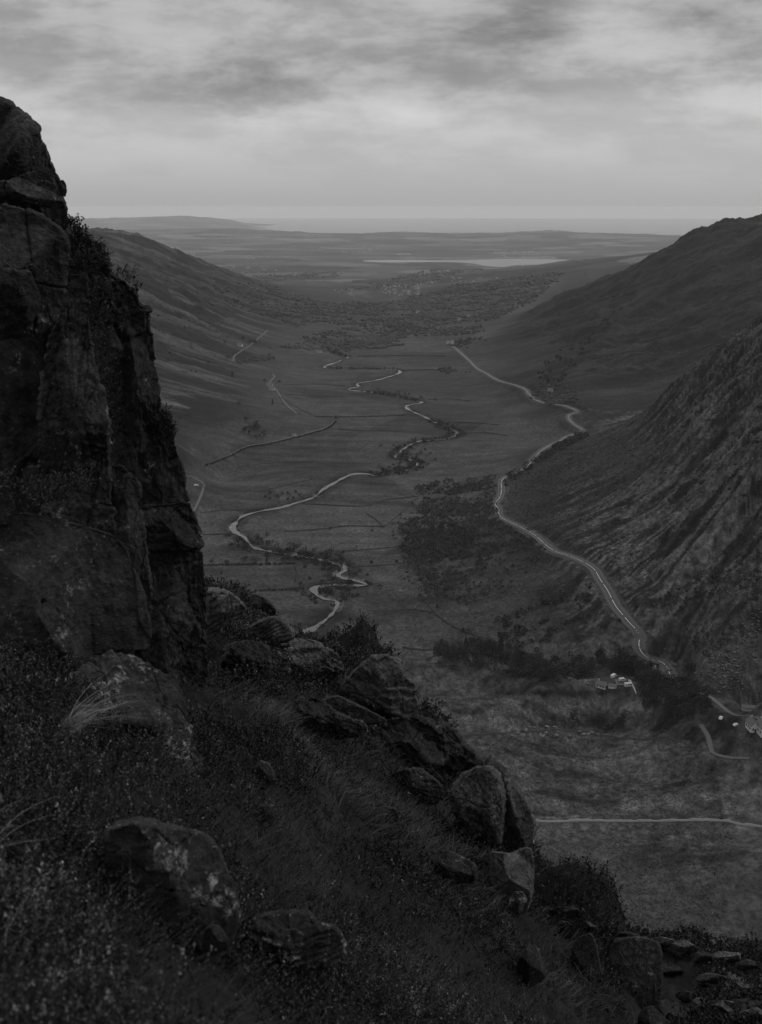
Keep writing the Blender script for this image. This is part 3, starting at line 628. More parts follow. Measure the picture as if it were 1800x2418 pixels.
rock('boulder', 'sloping boulder with large white lichen patches at the left cliff foot, above the grass tuft',
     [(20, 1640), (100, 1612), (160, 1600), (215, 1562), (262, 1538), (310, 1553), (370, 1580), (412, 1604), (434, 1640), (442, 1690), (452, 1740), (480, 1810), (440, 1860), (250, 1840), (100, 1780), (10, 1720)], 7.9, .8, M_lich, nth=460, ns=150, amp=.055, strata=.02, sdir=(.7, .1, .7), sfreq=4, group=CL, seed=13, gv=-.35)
for i, (lab, ol, dr, T, mt, kw) in enumerate([
    ('lichen-blotched boulder half buried in heather at the lower left, right edge bare', [(250, 1960), (322, 1936), (381, 1952), (445, 1962), (483, 1974), (508, 2002), (534, 2059), (563, 2135), (563, 2180), (545, 2230), (480, 2260), (330, 2200), (260, 2080)], -.1, .42, M_lich, dict(at=(470, 2215), amp=.05)),
    ('small round lichened rock just below the lichen-blotched boulder', [(478, 2212), (486, 2190), (500, 2180), (522, 2190), (540, 2222), (532, 2262), (505, 2276), (482, 2252)], -.05, .12, M_lich, dict(at=(500, 2285), amp=.06)),
    ('flat rock split into thin level layers, in the grass at the bottom', [(585, 2185), (616, 2162), (680, 2155), (732, 2157), (745, 2178), (790, 2190), (812, 2219), (812, 2258), (771, 2282), (645, 2296), (570, 2285), (560, 2230)], 0, .32, M_lich, dict(at=(690, 2300), amp=.05, strata=.10, sdir=(.05, 0, 1), sfreq=5)),
    ('knee-high rounded rock at the top right of the heather bank', [(542, 1808), (548, 1778), (565, 1762), (584, 1768), (594, 1795), (590, 1830), (560, 1840)], 0, .18, M_rock, dict(at=(567, 1840), amp=.07)),
    ('pair-headed pale rock just right of the heather bank', [(600, 1815), (615, 1796), (634, 1800), (648, 1822), (645, 1850), (612, 1862)], 0, .18, M_ridge, dict(at=(625, 1860), amp=.09)),
    ('low dark rock at the lower right edge of the heather bank', [(603, 1925), (612, 1902), (632, 1898), (645, 1915), (645, 1950), (612, 1958)], 0, .16, M_rock, dict(at=(625, 1955), amp=.07)),
    ('small flat-topped stone alone in the middle of the grassy gully', [(874, 1922), (886, 1906), (912, 1903), (938, 1912), (944, 1935), (915, 1950), (880, 1946)], 0, .25, M_rock, dict(at=(908, 1948), amp=.08)),
    ('slanting slab of banded rock on the ridge, nearest the left cliff', [(470, 1400), (500, 1388), (540, 1397), (562, 1412), (583, 1437), (572, 1452), (530, 1476), (492, 1494), (462, 1494)], -1, .8, M_ridge, dict(at=(520, 1490), amp=.05, strata=.04, sdir=(.5, .1, -.85), sfreq=6)),
    ('hunched rock with a dark underside on the ridge, behind the slanting banded slabs', [(580, 1412), (600, 1404), (622, 1410), (640, 1424), (652, 1440), (650, 1452), (625, 1452), (598, 1446), (582, 1432)], 0, .5, M_rock, dict(at=(615, 1452), amp=.09)),
    ('second slanting slab of banded rock on the ridge, beside the end of the river', [(548, 1506), (603, 1471), (646, 1453), (672, 1466), (694, 1488), (694, 1508), (650, 1522), (600, 1520)], -1, .7, M_ridge, dict(at=(640, 1520), amp=.05, strata=.04, sdir=(.5, .1, -.85), sfreq=6)),
    ('broken rocky hump on the ridge under the river bend', [(628, 1532), (660, 1514), (697, 1507), (735, 1512), (764, 1524), (770, 1545), (700, 1552), (640, 1550)], -.5, .7, M_ridge, dict(at=(700, 1548), amp=.12)),
    ('great domed rock with slanting black cracks on the ridge at the middle of the photo', [(800, 1640), (812, 1614), (840, 1580), (868, 1555), (907, 1546), (945, 1562), (962, 1597), (985, 1616), (996, 1652), (987, 1676), (945, 1696), (897, 1680), (850, 1668)], 0, 1.2, M_ridge, dict(at=(900, 1700), amp=.07, strata=.035, sdir=(.55, .1, .8), sfreq=4, nth=380, ns=130)),
    ('low smooth slab lying in front of the great domed ridge rock', [(745, 1660), (790, 1640), (839, 1662), (880, 1682), (918, 1703), (870, 1712), (800, 1700), (760, 1685)], -.6, .6, M_rock, dict(at=(830, 1708), amp=.06)),
    ('jagged dark outcrop on the ridge crest, right of the great domed rock', [(984, 1712), (1010, 1704), (1050, 1710), (1078, 1732), (1090, 1760), (1120, 1780), (1145, 1806), (1120, 1840), (1050, 1830), (1000, 1780)], .3, .9, M_rock, dict(at=(1040, 1850), amp=.12, strata=.03)),
    ('left half of the big rounded boulder split by a black crack', [(1068, 1872), (1092, 1832), (1122, 1812), (1160, 1812), (1182, 1830), (1188, 1865), (1190, 1910), (1186, 1955), (1176, 1996), (1140, 1990), (1100, 1960), (1076, 1915)], 0, 1.1, M_ridge, dict(at=(1150, 2010), amp=.10, fct=(.3, .68, .98), joint=1.6, nth=320, ns=110)),
    ('right half of the big rounded boulder split by a black crack, overhanging the moor', [(1192, 1838), (1205, 1850), (1228, 1878), (1246, 1908), (1257, 1940), (1256, 1985), (1236, 2010), (1200, 2026), (1180, 2006), (1190, 1960), (1195, 1900)], 0, .8, M_ridge, dict(at=(1180, 2020), amp=.10, fct=(.3, .68, .98), joint=1.6, nth=300, ns=110)),
    ('upright block carrying the split boulder', [(1150, 2010), (1200, 2016), (1252, 2000), (1258, 2035), (1257, 2075), (1253, 2118), (1243, 2155), (1190, 2150), (1160, 2090)], .2, .9, M_ridge, dict(at=(1200, 2130), amp=.06)),
    ('small pale boulder at the foot of the upright block, with a white spot', [(1203, 2130), (1212, 2108), (1232, 2104), (1245, 2122), (1244, 2150), (1222, 2158), (1206, 2150)], -1.2, .25, M_lich, dict(at=(1222, 2155), amp=.05)),
    ('tall squarish rock pillar standing at the bottom right, right of the black cleft', [(1442, 2240), (1450, 2218), (1490, 2212), (1526, 2215), (1556, 2228), (1567, 2284), (1560, 2340), (1556, 2400), (1570, 2470), (1470, 2480), (1440, 2380), (1436, 2300)], 0, .9, M_rock, dict(r=17, amp=.06, nth=360, ns=120)),
    ('narrow rock pillar standing at the bottom right, left of the black cleft', [(1350, 2240), (1365, 2214), (1396, 2203), (1408, 2230), (1420, 2290), (1428, 2360), (1425, 2420), (1370, 2400), (1350, 2330)], 0, .7, M_rock2, dict(r=16, amp=.06)),
    ('smooth hump of rock left of the pair of bottom right pillars', [(1225, 2260), (1250, 2232), (1268, 2240), (1285, 2275), (1290, 2310), (1250, 2330), (1215, 2310)], 0, .6, M_rock, dict(at=(1250, 2320), amp=.05)),
    ('slab at the very bottom right corner of the near slope, under the tall pillar', [(1510, 2395), (1530, 2378), (1555, 2375), (1572, 2400), (1578, 2470), (1500, 2470)], 0, .5, M_rock, dict(r=14, amp=.05)),
    ]):
    at = kw.pop('at', None); r_ = kw.pop('r', None)
    if r_ is None: r_ = ground_r(*at) + dr
    kw.setdefault('nth', 220); kw.setdefault('ns', 90); kw.setdefault('fct', (.32, .62, .95))
    rock('boulder' if 'boulder' in lab else 'rock', lab, ol, r_, T, mt, seed=20 + i, **kw)
print('rocks', time.time() - T0)
# ------------------------------------------------------------------ heather and grass
def unit(v): return v / (np.linalg.norm(v, axis=-1, keepdims=True) + 1e-9)
def sprig_mesh(base, h, nl, ls, cv, up=None, spread=.55):
    M = len(base); d = rng.normal(size=(M, 3)) * [spread, spread, .25] + np.array([0, 0, 1.0])
    if up is not None: d = d + up
    d = unit(d); t = rng.uniform(.15, 1.0, (M, nl)); t[:, 0] = 1
    curve = rng.normal(size=(M, 3)) * .25
    c = base[:, None] + d[:, None] * (h[:, None] * t)[..., None] + curve[:, None] * (h[:, None] * t ** 2)[..., None]
    out = unit(rng.normal(size=(M, nl, 3)) + [0, 0, .35]); ax_ = unit(out * .8 + d[:, None] * .8)
    side = unit(np.cross(ax_, rng.normal(size=(M, nl, 3)))) * (ls[:, None] * .32)[..., None]
    tip = c + ax_ * ls[:, None, None]; midp = c + ax_ * (ls * .5)[:, None, None]
    q = np.stack([c, midp - side, tip, midp + side], 2)
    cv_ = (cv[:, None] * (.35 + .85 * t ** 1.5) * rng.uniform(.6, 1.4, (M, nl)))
    # the woody stem
    p0 = base; p1 = base + d * h[:, None] + curve * h[:, None]; sd = unit(np.cross(d, rng.normal(size=(M, 3)))) * (ls * .1)[:, None]
    st = np.stack([p0 - sd, p0 + sd, p1 + sd * .4, p1 - sd * .4], 1)
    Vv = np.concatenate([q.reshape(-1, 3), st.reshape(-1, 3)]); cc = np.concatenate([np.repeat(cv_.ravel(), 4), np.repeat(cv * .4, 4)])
    return Vv, cc
def blade_mesh(base, L, wd, cv, lean, seg=4):
    M = len(base); d0 = unit(rng.normal(size=(M, 3)) * [.35, .35, .1] + [0, 0, 1.0] + lean * .35)
    dr = unit(rng.normal(size=(M, 3)) * [.5, .5, .1] + lean) ; t = np.linspace(0, 1, seg + 1)
    p = base[:, None] + d0[:, None] * (L[:, None] * (t - .25 * t ** 2))[..., None] + (dr * [1, 1, .2] - [0, 0, .35])[:, None] * (L[:, None] * .62 * t ** 2)[..., None]
    sd = unit(np.cross(d0, rng.normal(size=(M, 3))))[:, None] * (wd[:, None] * (1 - .85 * t))[..., None]
    V_ = np.stack([p - sd, p + sd], 2).reshape(-1, 3)
    i = np.arange(M)[:, None] * (2 * (seg + 1)) + np.arange(seg)[None] * 2; i = i.ravel()
    return V_, np.stack([i, i + 1, i + 3, i + 2], 1), np.repeat(cv, 2 * (seg + 1))
def scatter(n, u0, u1, r0, r1, pw=1.0):
    """random spots on the hillside, between two distances"""
    a0 = float(ray(u0 * K, 1800)[0]); a1 = float(ray(u1 * K, 1800)[0])
    a = rng.uniform(a0, a1, n); r = np.exp(rng.uniform(math.log(r0), math.log(r1), n)); x, y = pol(a, r)
    z = Hs.Z(x, y); return np.stack([x, y, z], 1), r
def quads(n): return np.arange(n).reshape(-1, 4)
M_heath = leaf_mat('heather_leaves'); M_grass = leaf_mat('dry_grass', 1.0, .15, .7)
HVs, HCs = [], []; GV, GF, GC, gn = [], [], [], 0
def add_heather(base, h, nl, ls, cv, **k):
    v, c = sprig_mesh(base, h, nl, ls, cv, **k); HVs.append(v); HCs.append(c)
def add_grass(base, L, wd, cv, lean, seg=4):
    global gn
    v, f, c = blade_mesh(base, L, wd, cv, lean, seg); GV.append(v); GF.append(f + gn); GC.append(c); gn += len(v)
down = np.array([.75, .45, -.1])
for (n, u0, u1, r0, r1, nl, hh, lsz) in ((15000, -260, 1300, 1.5, 4.6, 20, .15, .014), (26000, -260, 1350, 4.6, 11, 12, .17, .021), (34000, -150, 1400, 11, 24, 8, .22, .042), (26000, 250, 1450, 24, 42, 6, .30, .08)):
    b, r = scatter(n, u0, u1, r0, r1)
    pu, pvv = project(b[:, 0], b[:, 1], b[:, 2])
    nn = perlin(b / np.array([.8, .8, .8]) * .9) ; g = grassy(pu, pvv, nn)
    big = perlin(b * .55 + 5); keep = rng.random(n) > g * .8
    keep &= rng.random(n) < np.clip(.62 + 1.6 * big, .05, 1)
    b = b[keep]; r = r[keep]; big = big[keep]; m = len(b)
    pn = perlin(b * 2.2 + 20)
    cvh = np.clip(.034 + .055 * np.clip(pn, 0, 1) + .018 * rng.normal(size=m), .008, .14)
    cvh *= np.where(rng.random(m) < .16, 1.9, .62) * (.5 + .5 * sstep(13, 3, r)) * np.clip(1 + 1.1 * perlin(b * 1.1 + 44), .35, 2)
    b[:, 2] += rng.uniform(-.02, .05, m) + np.clip(r * .03, .1, .35) * np.clip(big, 0, 1)
    add_heather(b, hh * rng.uniform(.5, 1.35, m), nl, lsz * rng.uniform(.7, 1.3, m) * np.clip((r / r1) ** .6 * 1.25, .7, 1.2), cvh)
for (n, u0, u1, r0, r1, L, wd, cvk) in ((15000, 100, 1300, 1.7, 5.5, .20, .0014, .035), (42000, 300, 1400, 5.5, 13, .22, .0026, .035), (52000, 400, 1450, 13, 28, .32, .0065, .050), (26000, 400, 1400, 28, 42, .40, .014, .085)):
    b, r = scatter(n, u0, u1, r0, r1); pu, pvv = project(b[:, 0], b[:, 1], b[:, 2])
    g = grassy(pu, pvv, perlin(b * .75)); keep = rng.random(n) < g + .12
    b = b[keep]; r = r[keep]; m = len(b); tn = perlin(b * 1.6 + 7); dn = perlin(b * .9 + 31)
    lean = np.tile(down, (m, 1)) + np.stack([dn, perlin(b * .9 + 61), 0 * dn], 1) * .9
    cvg = .85 * cvk * np.clip(1 + .9 * tn + .3 * rng.normal(size=m), .25, 2.6) * (1 + 1.1 * np.exp(-((project(b[:, 0], b[:, 1], b[:, 2])[0] - 585) / 50) ** 2 - ((project(b[:, 0], b[:, 1], b[:, 2])[1] - 1570) / 40) ** 2))
    add_grass(b, L * rng.uniform(.5, 1.4, m), wd * rng.uniform(.6, 1.3, m), cvg, lean)
print('veg', time.time() - T0)
tag(mk('heather', np.concatenate(HVs), quads(sum(map(len, HVs))), M_heath, np.concatenate(HCs), smooth=False), kind='stuff')
tag(mk('grass', np.concatenate(GV), np.concatenate(GF), M_grass, np.concatenate(GC), smooth=False), kind='stuff')
def heather_clump(name, label, spots, nl=12, lsz=.022, cv=.05, parts=False):
    vs, cs = [], []
    for (u, v, r, n, sx_, sz_, h) in spots:
        a, t = ray(u, v); x, y = pol(float(a), r); z = CAMZ + float(t) * r
        b = np.array([x, y, z]) + rng.normal(size=(n, 3)) * [sx_, sx_, sz_]
        vv, cc = sprig_mesh(b, h * rng.uniform(.4, 1.3, n), nl, np.full(n, lsz) * rng.uniform(.7, 1.3, n), cv * rng.uniform(.4, 1.6, n), up=np.array([.35, -.1, 0])); vs.append(vv); cs.append(cc)
    o = mk(name, np.concatenate(vs), quads(sum(map(len, vs))), M_heath, np.concatenate(cs), smooth=False); return tag(o, label, 'heather')
heather_clump('heather_bush', 'thick dark heather bush fringing the skyline of the left cliff, below the small knob',
              [(168, 530, 13.6, 40, .03, .05, .07), (182, 560, 13.6, 110, .04, .08, .08), (200, 582, 13.6, 160, .05, .08, .09), (218, 600, 13.6, 190, .06, .07, .09), (234, 618, 13.6, 200, .05, .07, .09), (212, 620, 13.3, 160, .08, .07, .08), (248, 640, 13.6, 60, .03, .04, .06)], cv=.02)
heather_clump('heather_sprigs', 'few upright heather sprigs standing on the shoulder of the left cliff, below the heather bush',
              [(290, 652, 14.2, 14, .03, .03, .15), (308, 664, 14.2, 12, .03, .03, .15), (318, 686, 14.2, 22, .03, .04, .09)], cv=.02)
heather_clump('heather_bush', 'small heather bush on the right edge of the left cliff, level with the winding river',
              [(388, 988, 14.6, 90, .04, .06, .10), (396, 1010, 14.6, 120, .04, .08, .09), (400, 1032, 14.6, 60, .03, .05, .07)], cv=.02)
heather_clump('bare_twigs', 'bare twigs sticking out from the edge of the left cliff towards the valley', [(372, 900, 14.6, 5, .015, .03, .13)], nl=3, lsz=.012, cv=.02)
heather_clump('heather_ledge', 'heather growing along the ledge above the broad lichened block of the left cliff',
              [(u, 1150 + 26 * math.sin(u * .02), 9.9, 50, .14, .05, .10) for u in range(-40, 200, 28)], cv=.03)
heather_clump('heather_bush', 'dark heather hanging in the cleft between the two pillars of the left cliff', [(235, 700 + 40 * k, 14.0, 70, .10, .10, .12) for k in range(10)], cv=.03)
heather_clump('heather_bush', 'dark heather bush on top of the great domed ridge rock', [(870, 1553, 34, 160, .25, .12, .25), (895, 1546, 34, 200, .25, .12, .25), (830, 1572, 33.5, 120, .25, .12, .25)], nl=10, lsz=.06, cv=.02)
heather_clump('heather_bush', 'dark heather tufts over the black cleft between the bottom right pillars', [(1415 + 6 * k, 2210 + 10 * k, 17.5, 90, .12, .10, .2) for k in range(5)], nl=10, lsz=.05, cv=.02)
def tuft(label, u, v, n, L, wd, cv, lean, spread, r=None, dz=0.0):
    h = Hs.hit(u, v, 1.3); x, y, z = h; b = np.array([x, y, z + dz]) + rng.normal(size=(n, 3)) * [spread, spread, .01]
    vv, ff, cc = blade_mesh(b, L * rng.uniform(.45, 1.25, n), np.full(n, wd), cv * rng.uniform(.5, 1.5, n), np.array(lean)[None] + rng.normal(size=(n, 3)) * .45, 7)
    return tag(mk('grass_tuft', vv, ff, M_grass, cc, smooth=False), label, 'grass tuft')
tuft('long pale grass tuft swept to the right, growing from the heather under the white-lichened boulder', 165, 1755, 150, .40, .0014, .22, (1.6, .1, .3), .035, dz=.10)
tuft('few long bent grass blades arching over the heather at the left edge of the photo', -20, 2075, 9, .42, .0016, .17, (1.6, .2, .5), .03, dz=.12)
tuft('thin grass blades among the heather near the bottom left corner', 60, 2330, 16, .30, .0014, .10, (.7, .2, .4), .10, dz=.06)
tuft('wispy grass tuft leaning out right of the small round lichened rock', 600, 2010, 60, .30, .0016, .07, (.6, .2, .2), .08)

for i, (lab, ol, rr2, T, mt) in enumerate((
    ('broken slabby ledge on the ridge between the rocky hump and the great domed rock', [(640, 1565), (672, 1538), (700, 1530), (760, 1528), (800, 1548), (812, 1580), (790, 1606), (730, 1622), (665, 1612)], 33.5, 1.2, M_ridge),
    ('dark angular ledge below the low smooth slab, on the gully side of the ridge', [(700, 1665), (745, 1645), (800, 1690), (860, 1706), (868, 1730), (800, 1745), (725, 1725)], 27.5, 1.0, M_rock),
    ('upright angular block at the ridge end nearest the cliff foot', [(520, 1570), (548, 1520), (590, 1512), (632, 1528), (640, 1572), (610, 1612), (545, 1625)], 25.5, 1.0, M_rock),
    ('steep dark crag face directly under the great domed rock', [(880, 1712), (930, 1696), (990, 1692), (1050, 1735), (1055, 1790), (1000, 1830), (930, 1815), (880, 1770)], 29.5, 1.3, M_rock),
    ('rough ledge half way up the gully, left of the split boulder', [(900, 1850), (935, 1822), (985, 1815), (1040, 1850), (1045, 1890), (985, 1905), (915, 1895)], 23.0, 1.0, M_rock2),
    ('low dark ledge in the gully below the split boulder', [(960, 2040), (1000, 2012), (1060, 2010), (1120, 2040), (1125, 2080), (1050, 2095), (975, 2085)], 16.5, .8, M_rock2))):
    oc_ = np.array(ol, float); rr2 = ground_r(oc_[:, 0].mean(), oc_[:, 1].max() - 12) + .15 * T
    rock('rock_ledge', lab, ol, rr2, T, mt, nth=300, ns=100, amp=.11, strata=.03, sdir=(.55, .1, .75), sfreq=7, seed=80 + i, fct=(.45, .5, .9), joint=3.4)
# small weathered rocks breaking the turf of the ridge and of the lower slope
def stone(u, v, w, h, label, group, mat, k, dr=0.0):
    an = np.linspace(0, 2 * math.pi, 9, endpoint=False) + random.uniform(0, .6); q = [(u + w * math.cos(a) * random.uniform(.75, 1.15), v - h * .5 + h * math.sin(a) * random.uniform(.7, 1.1) * (1 if math.sin(a) < 0 else .8)) for a in an]
    g_ = Hs.hit(u, v + h * .3, 1.3)
    if g_ is None: return
    r_ = math.hypot(g_[0], g_[1]); rock('rock', label, q, r_ + dr, w * r_ / F * 1.1, mat, nth=100, ns=44, amp=.10, strata=.03, seed=200 + k, fct=(.4, .55, .9), group=group, joint=2.0)
for k, (u, v, w, h) in enumerate(((700, 1560, 24, 16), (735, 1590, 18, 12), (670, 1590, 20, 12), (775, 1560, 24, 12), (720, 1630, 22, 13), (655, 1640, 18, 16), (630, 1570, 22, 14), (600, 1545, 16, 20), (560, 1600, 14, 26), (540, 1540, 18, 14), (690, 1700, 26, 12), (760, 1700, 20, 10), (610, 1460, 20, 10), (770, 1610, 18, 10), (650, 1480, 14, 8), (590, 1500, 22, 10))):
    stone(u, v, w, h, 'small weathered rock breaking the heather between the banded slabs and the great domed rock', 'small rocks on the ridge', M_ridge if k % 2 else M_rock, k)
for k, (u, v, w, h) in enumerate(((1020, 1850, 26, 20), (985, 1790, 22, 16), (1060, 1890, 24, 20), (1080, 1960, 20, 16), (1130, 2050, 24, 20), (950, 1740, 20, 12), (1160, 2110, 18, 14), (1290, 2160, 24, 14), (1330, 2200, 22, 18), (1190, 2200, 22, 14), (1120, 2150, 18, 12))):
    stone(u, v, w, h, 'small dark rock along the right rim of the grassy gully, near the split boulder', 'small rocks along the gully rim', M_rock, 30 + k)
for k, (u, v, w, h) in enumerate((u, v + 10, w * 1.15, h * 1.5) for u, v, w, h in ((1480, 2215, 26, 12), (1560, 2222, 30, 10), (1610, 2240, 34, 13), (1660, 2258, 26, 10), (1710, 2262, 36, 12), (1770, 2280, 30, 12), (1590, 2290, 22, 9), (1680, 2310, 30, 11), (1750, 2330, 26, 12), (1620, 2350, 24, 10), (1700, 2380, 34, 14), (1780, 2400, 28, 14), (1600, 2400, 24, 12), (1390, 2185, 24, 9), (1340, 2150, 24, 10))):
    stone(u, v, w, h, 'rough rock outcrop on the steep lower slope at the bottom right corner', 'outcrops on the lower slope', M_ridge if k % 3 else M_rock, 60 + k)
vs, cs = [], []
b, r = scatter(9000, 1180, 1900, 38, 78); nb = perlin(b * [.16, .16, .16] + 3); b = b[nb > -.02]; v_, c_ = sprig_mesh(b, np.full(len(b), .5), 12, np.full(len(b), .17), .016 * rng.uniform(.5, 1.6, len(b)), spread=1.0)
tag(mk('bilberry_scrub', v_, quads(len(v_)), M_heath, c_, smooth=False), kind='stuff')
#@@MID
# ------------------------------------------------------------------ trees, scrub, walls, buildings in the valley
M_tree = leaf_mat('tree_leaves', .8, .1, .8); M_wood = plain('bark', .05, .9); M_stone = plain('wall_stone', .028, .9); M_pale = plain('pale_wall_stone', .20, .9)
M_white = plain('whitewash', .42, .7); M_town = plain('town_wall', .30, .8); M_slate = plain('roof_slate', .07, .5); M_glass = plain('window_glass', .03, .15, .6); M_grey = plain('grey_render', .25, .8); M_dark = plain('dark_rubber', .02, .7)
M_scree = plain('scree_stone', .11, .9)
def inpoly(u, v, poly):
    r = np.zeros(len(u), bool); p = poly; j = len(p) - 1
    for i in range(len(p)):
        xi, yi = p[i]; xj, yj = p[j]
        c = ((yi > v) != (yj > v)) & (u < (xj - xi) * (v - yi) / ((yj - yi) or 1e-9) + xi); r ^= c; j = i
    return r
def pick(poly, n, r0, r1, sheet=V, over=30):
    """n random spots of the valley sheet whose position shows inside the outline"""
    p = np.array(poly, float); out = np.zeros((0, 3))
    a0 = float(ray(p[:, 0].min(), 1000)[0]) - .02; a1 = float(ray(p[:, 0].max(), 1000)[0]) + .02
    for _ in range(over):
        m = n * 6; a = rng.uniform(a0, a1, m); r = np.sqrt(rng.uniform(r0 ** 2, r1 ** 2, m)); x, y = pol(a, r); z = sheet.Z(x, y)
        u, v = project(x, y, z); k = inpoly(u, v, poly); out = np.vstack([out, np.stack([x, y, z], 1)[k]])
        if len(out) >= n: break
    return out[:n]
_t = (1 + 5 ** .5) / 2
IV = unit(np.array([(-1, _t, 0), (1, _t, 0), (-1, -_t, 0), (1, -_t, 0), (0, -1, _t), (0, 1, _t), (0, -1, -_t), (0, 1, -_t), (_t, 0, -1), (_t, 0, 1), (-_t, 0, -1), (-_t, 0, 1)], float))
IF = np.array([(0, 11, 5), (0, 5, 1), (0, 1, 7), (0, 7, 10), (0, 10, 11), (1, 5, 9), (5, 11, 4), (11, 10, 2), (10, 7, 6), (7, 1, 8), (3, 9, 4), (3, 4, 2), (3, 2, 6), (3, 6, 8), (3, 8, 9), (4, 9, 5), (2, 4, 11), (6, 2, 10), (8, 6, 7), (9, 8, 1)])
def subdiv(Vv, Ff):
    V_ = [tuple(v) for v in Vv]; cache = {}; out = []
    def mid(a, b):
        k = (min(a, b), max(a, b))
        if k not in cache: cache[k] = len(V_); V_.append(tuple(unit((np.array(V_[a]) + np.array(V_[b])) / 2)))
        return cache[k]
    for a, b, c in Ff:
        x, y, z = mid(a, b), mid(b, c), mid(c, a); out += [(a, x, z), (b, y, x), (c, z, y), (x, y, z)]
    return np.array(V_), np.array(out)
IV2, IF2 = subdiv(IV, IF)
def lumps(c, rad, cov_, jit=.3, hi=False, flat=.8, sink=.2):
    V0, F0 = (IV2, IF2) if hi else (IV, IF); n = len(c)
    s = rad[:, None, None] * (1 + jit * rng.normal(size=(n, len(V0), 1))) * V0 * [1, 1, flat]
    a = rng.uniform(0, 6.28, n); cs, sn = np.cos(a)[:, None], np.sin(a)[:, None]
    s = np.stack([s[..., 0] * cs - s[..., 1] * sn, s[..., 0] * sn + s[..., 1] * cs, s[..., 2]], -1)
    P_ = c[:, None] + s + np.array([0, 0, 1.0]) * (rad * flat * (1 - 2 * sink))[:, None, None]
    return P_.reshape(-1, 3), (F0[None] + (np.arange(n) * len(V0))[:, None, None]).reshape(-1, 3), (np.repeat(cov_, len(V0)) * np.tile(1.0 + .0 * V0[:, 2], n))
def leafcloud(c, rad, nq, qs, cov_, flat=.85):
    """clouds of small leaf faces filling rounded volumes"""
    n = len(c); d = unit(rng.normal(size=(n, nq, 3))); rr1 = rng.uniform(.45, 1.0, (n, nq, 1)) ** .5
    p = c[:, None] + d * rr1 * rad[:, None, None] * [1, 1, flat] + np.array([0, 0, 1.0]) * (rad * flat * .75)[:, None, None]
    e1 = unit(rng.normal(size=(n, nq, 3))); e2 = unit(np.cross(e1, rng.normal(size=(n, nq, 3)))); q = (qs * np.ones(n))[:, None, None] * rng.uniform(.6, 1.4, (n, nq, 1))
    Q = np.stack([p - e1 * q, p - e2 * q * .7, p + e1 * q, p + e2 * q * .7], 2)
    return Q.reshape(-1, 3), np.repeat((cov_[:, None] * rng.uniform(.6, 1.45, (n, nq))).ravel(), 4)
# far woods at the mouth of the valley: thousands of crowns, one mass
wood_polys = [([(690, 700), (760, 712), (900, 718), (960, 705), (1040, 688), (1110, 665), (1200, 648), (1330, 645), (1310, 668), (1250, 712), (1180, 748), (1130, 775), (1080, 790), (1060, 800), (980, 790), (900, 802), (810, 812), (700, 800), (830, 770), (720, 758), (640, 740), (600, 712)], 9000, 2300, 4700),
              ([(560, 668), (640, 678), (720, 700), (760, 760), (700, 770), (560, 720), (500, 680)], 1800, 2500, 4200),
              ([(640, 820), (740, 805), (900, 800), (960, 800), (800, 830), (700, 822)], 900, 2000, 2600), ([(860, 815), (945, 811), (945, 818), (870, 824)], 220, 1900, 2300),
              ([(1070, 790), (1140, 780), (1140, 800), (1090, 825), (1068, 815)], 200, 2050, 2500), ([(1240, 930), (1290, 905), (1350, 900), (1370, 950), (1290, 955)], 160, 1300, 1750),
              ([(1040, 870), (1120, 862), (1120, 878), (1050, 880)], 110, 1600, 1950), ([(1100, 935), (1170, 932), (1165, 942), (1110, 945)], 60, 1400, 1600),
              ([(555, 855), (640, 835), (640, 850), (580, 860)], 90, 1600, 2100), ([(820, 688), (1000, 640), (1150, 615), (1300, 600), (1300, 612), (1100, 640), (960, 680)], 1000, 4700, 7500),
              ([(600, 650), (800, 640), (800, 655), (600, 665)], 600, 4500, 7500)]
vs, fs, cs, k0 = [], [], [], 0
for poly, n, r0, r1 in wood_polys:
    jr = lambda k_: [(a + random.uniform(-k_, k_), b + random.uniform(-k_, k_) * .25) for a, b in poly]
    p = np.vstack([pick(jr(14), n // 6, r0, r1) for _ in range(6)]); p = p[fbm2(p[:, 0] / 110, p[:, 1] / 130, 4) * 2 + rng.normal(size=len(p)) * .12 > -.22]; rad = np.clip(np.hypot(p[:, 0], p[:, 1]) * .0018, 2.6, 9) * rng.uniform(.4, 1.25, len(p))
    tone = .046 + .060 * np.clip(fbm2(p[:, 0] / 120, p[:, 1] / 90, 3), -.3, 1) + .012 * rng.random(len(p)) ** 2
    v_, f_, c_ = lumps(p, rad * .9, tone, .28, False, .7, .2); vs.append(v_); fs.append(f_ + k0); cs.append(c_); k0 += len(v_)
tag(mk('distant_woodland', np.concatenate(vs), np.concatenate(fs), M_tree, np.concatenate(cs), smooth=False), kind='stuff')
# scrub on the slope below the road, rushes and bushes along the river
vs, cs = [], []
def scrub(poly, n, r0, r1, rad, nq, qs, tone, thr=None):
    p = pick(poly, n, r0, r1)
    if thr is not None: p = p[fbm2(p[:, 0] / 40, p[:, 1] / 30, 3) > thr]
    m = len(p); v_, c_ = leafcloud(p - [0, 0, .3], rad * rng.uniform(.5, 1.4, m), nq, qs, tone * rng.uniform(.6, 1.5, m)); vs.append(v_); cs.append(c_)
slope_poly = [(940, 1250), (1000, 1190), (1080, 1150), (1160, 1130), (1165, 1200), (1180, 1230), (1290, 1295), (1180, 1300), (1090, 1380), (1030, 1420), (1010, 1400), (960, 1330)]
scrub(slope_poly, 2100, 680, 1150, 1.9, 26, .6, .046, -.12)
scrub([(920, 1230), (1010, 1150), (1170, 1120), (1180, 1230), (1300, 1300), (1180, 1420), (1010, 1440), (930, 1340)], 700, 650, 1200, 1.8, 26, .6, .040)
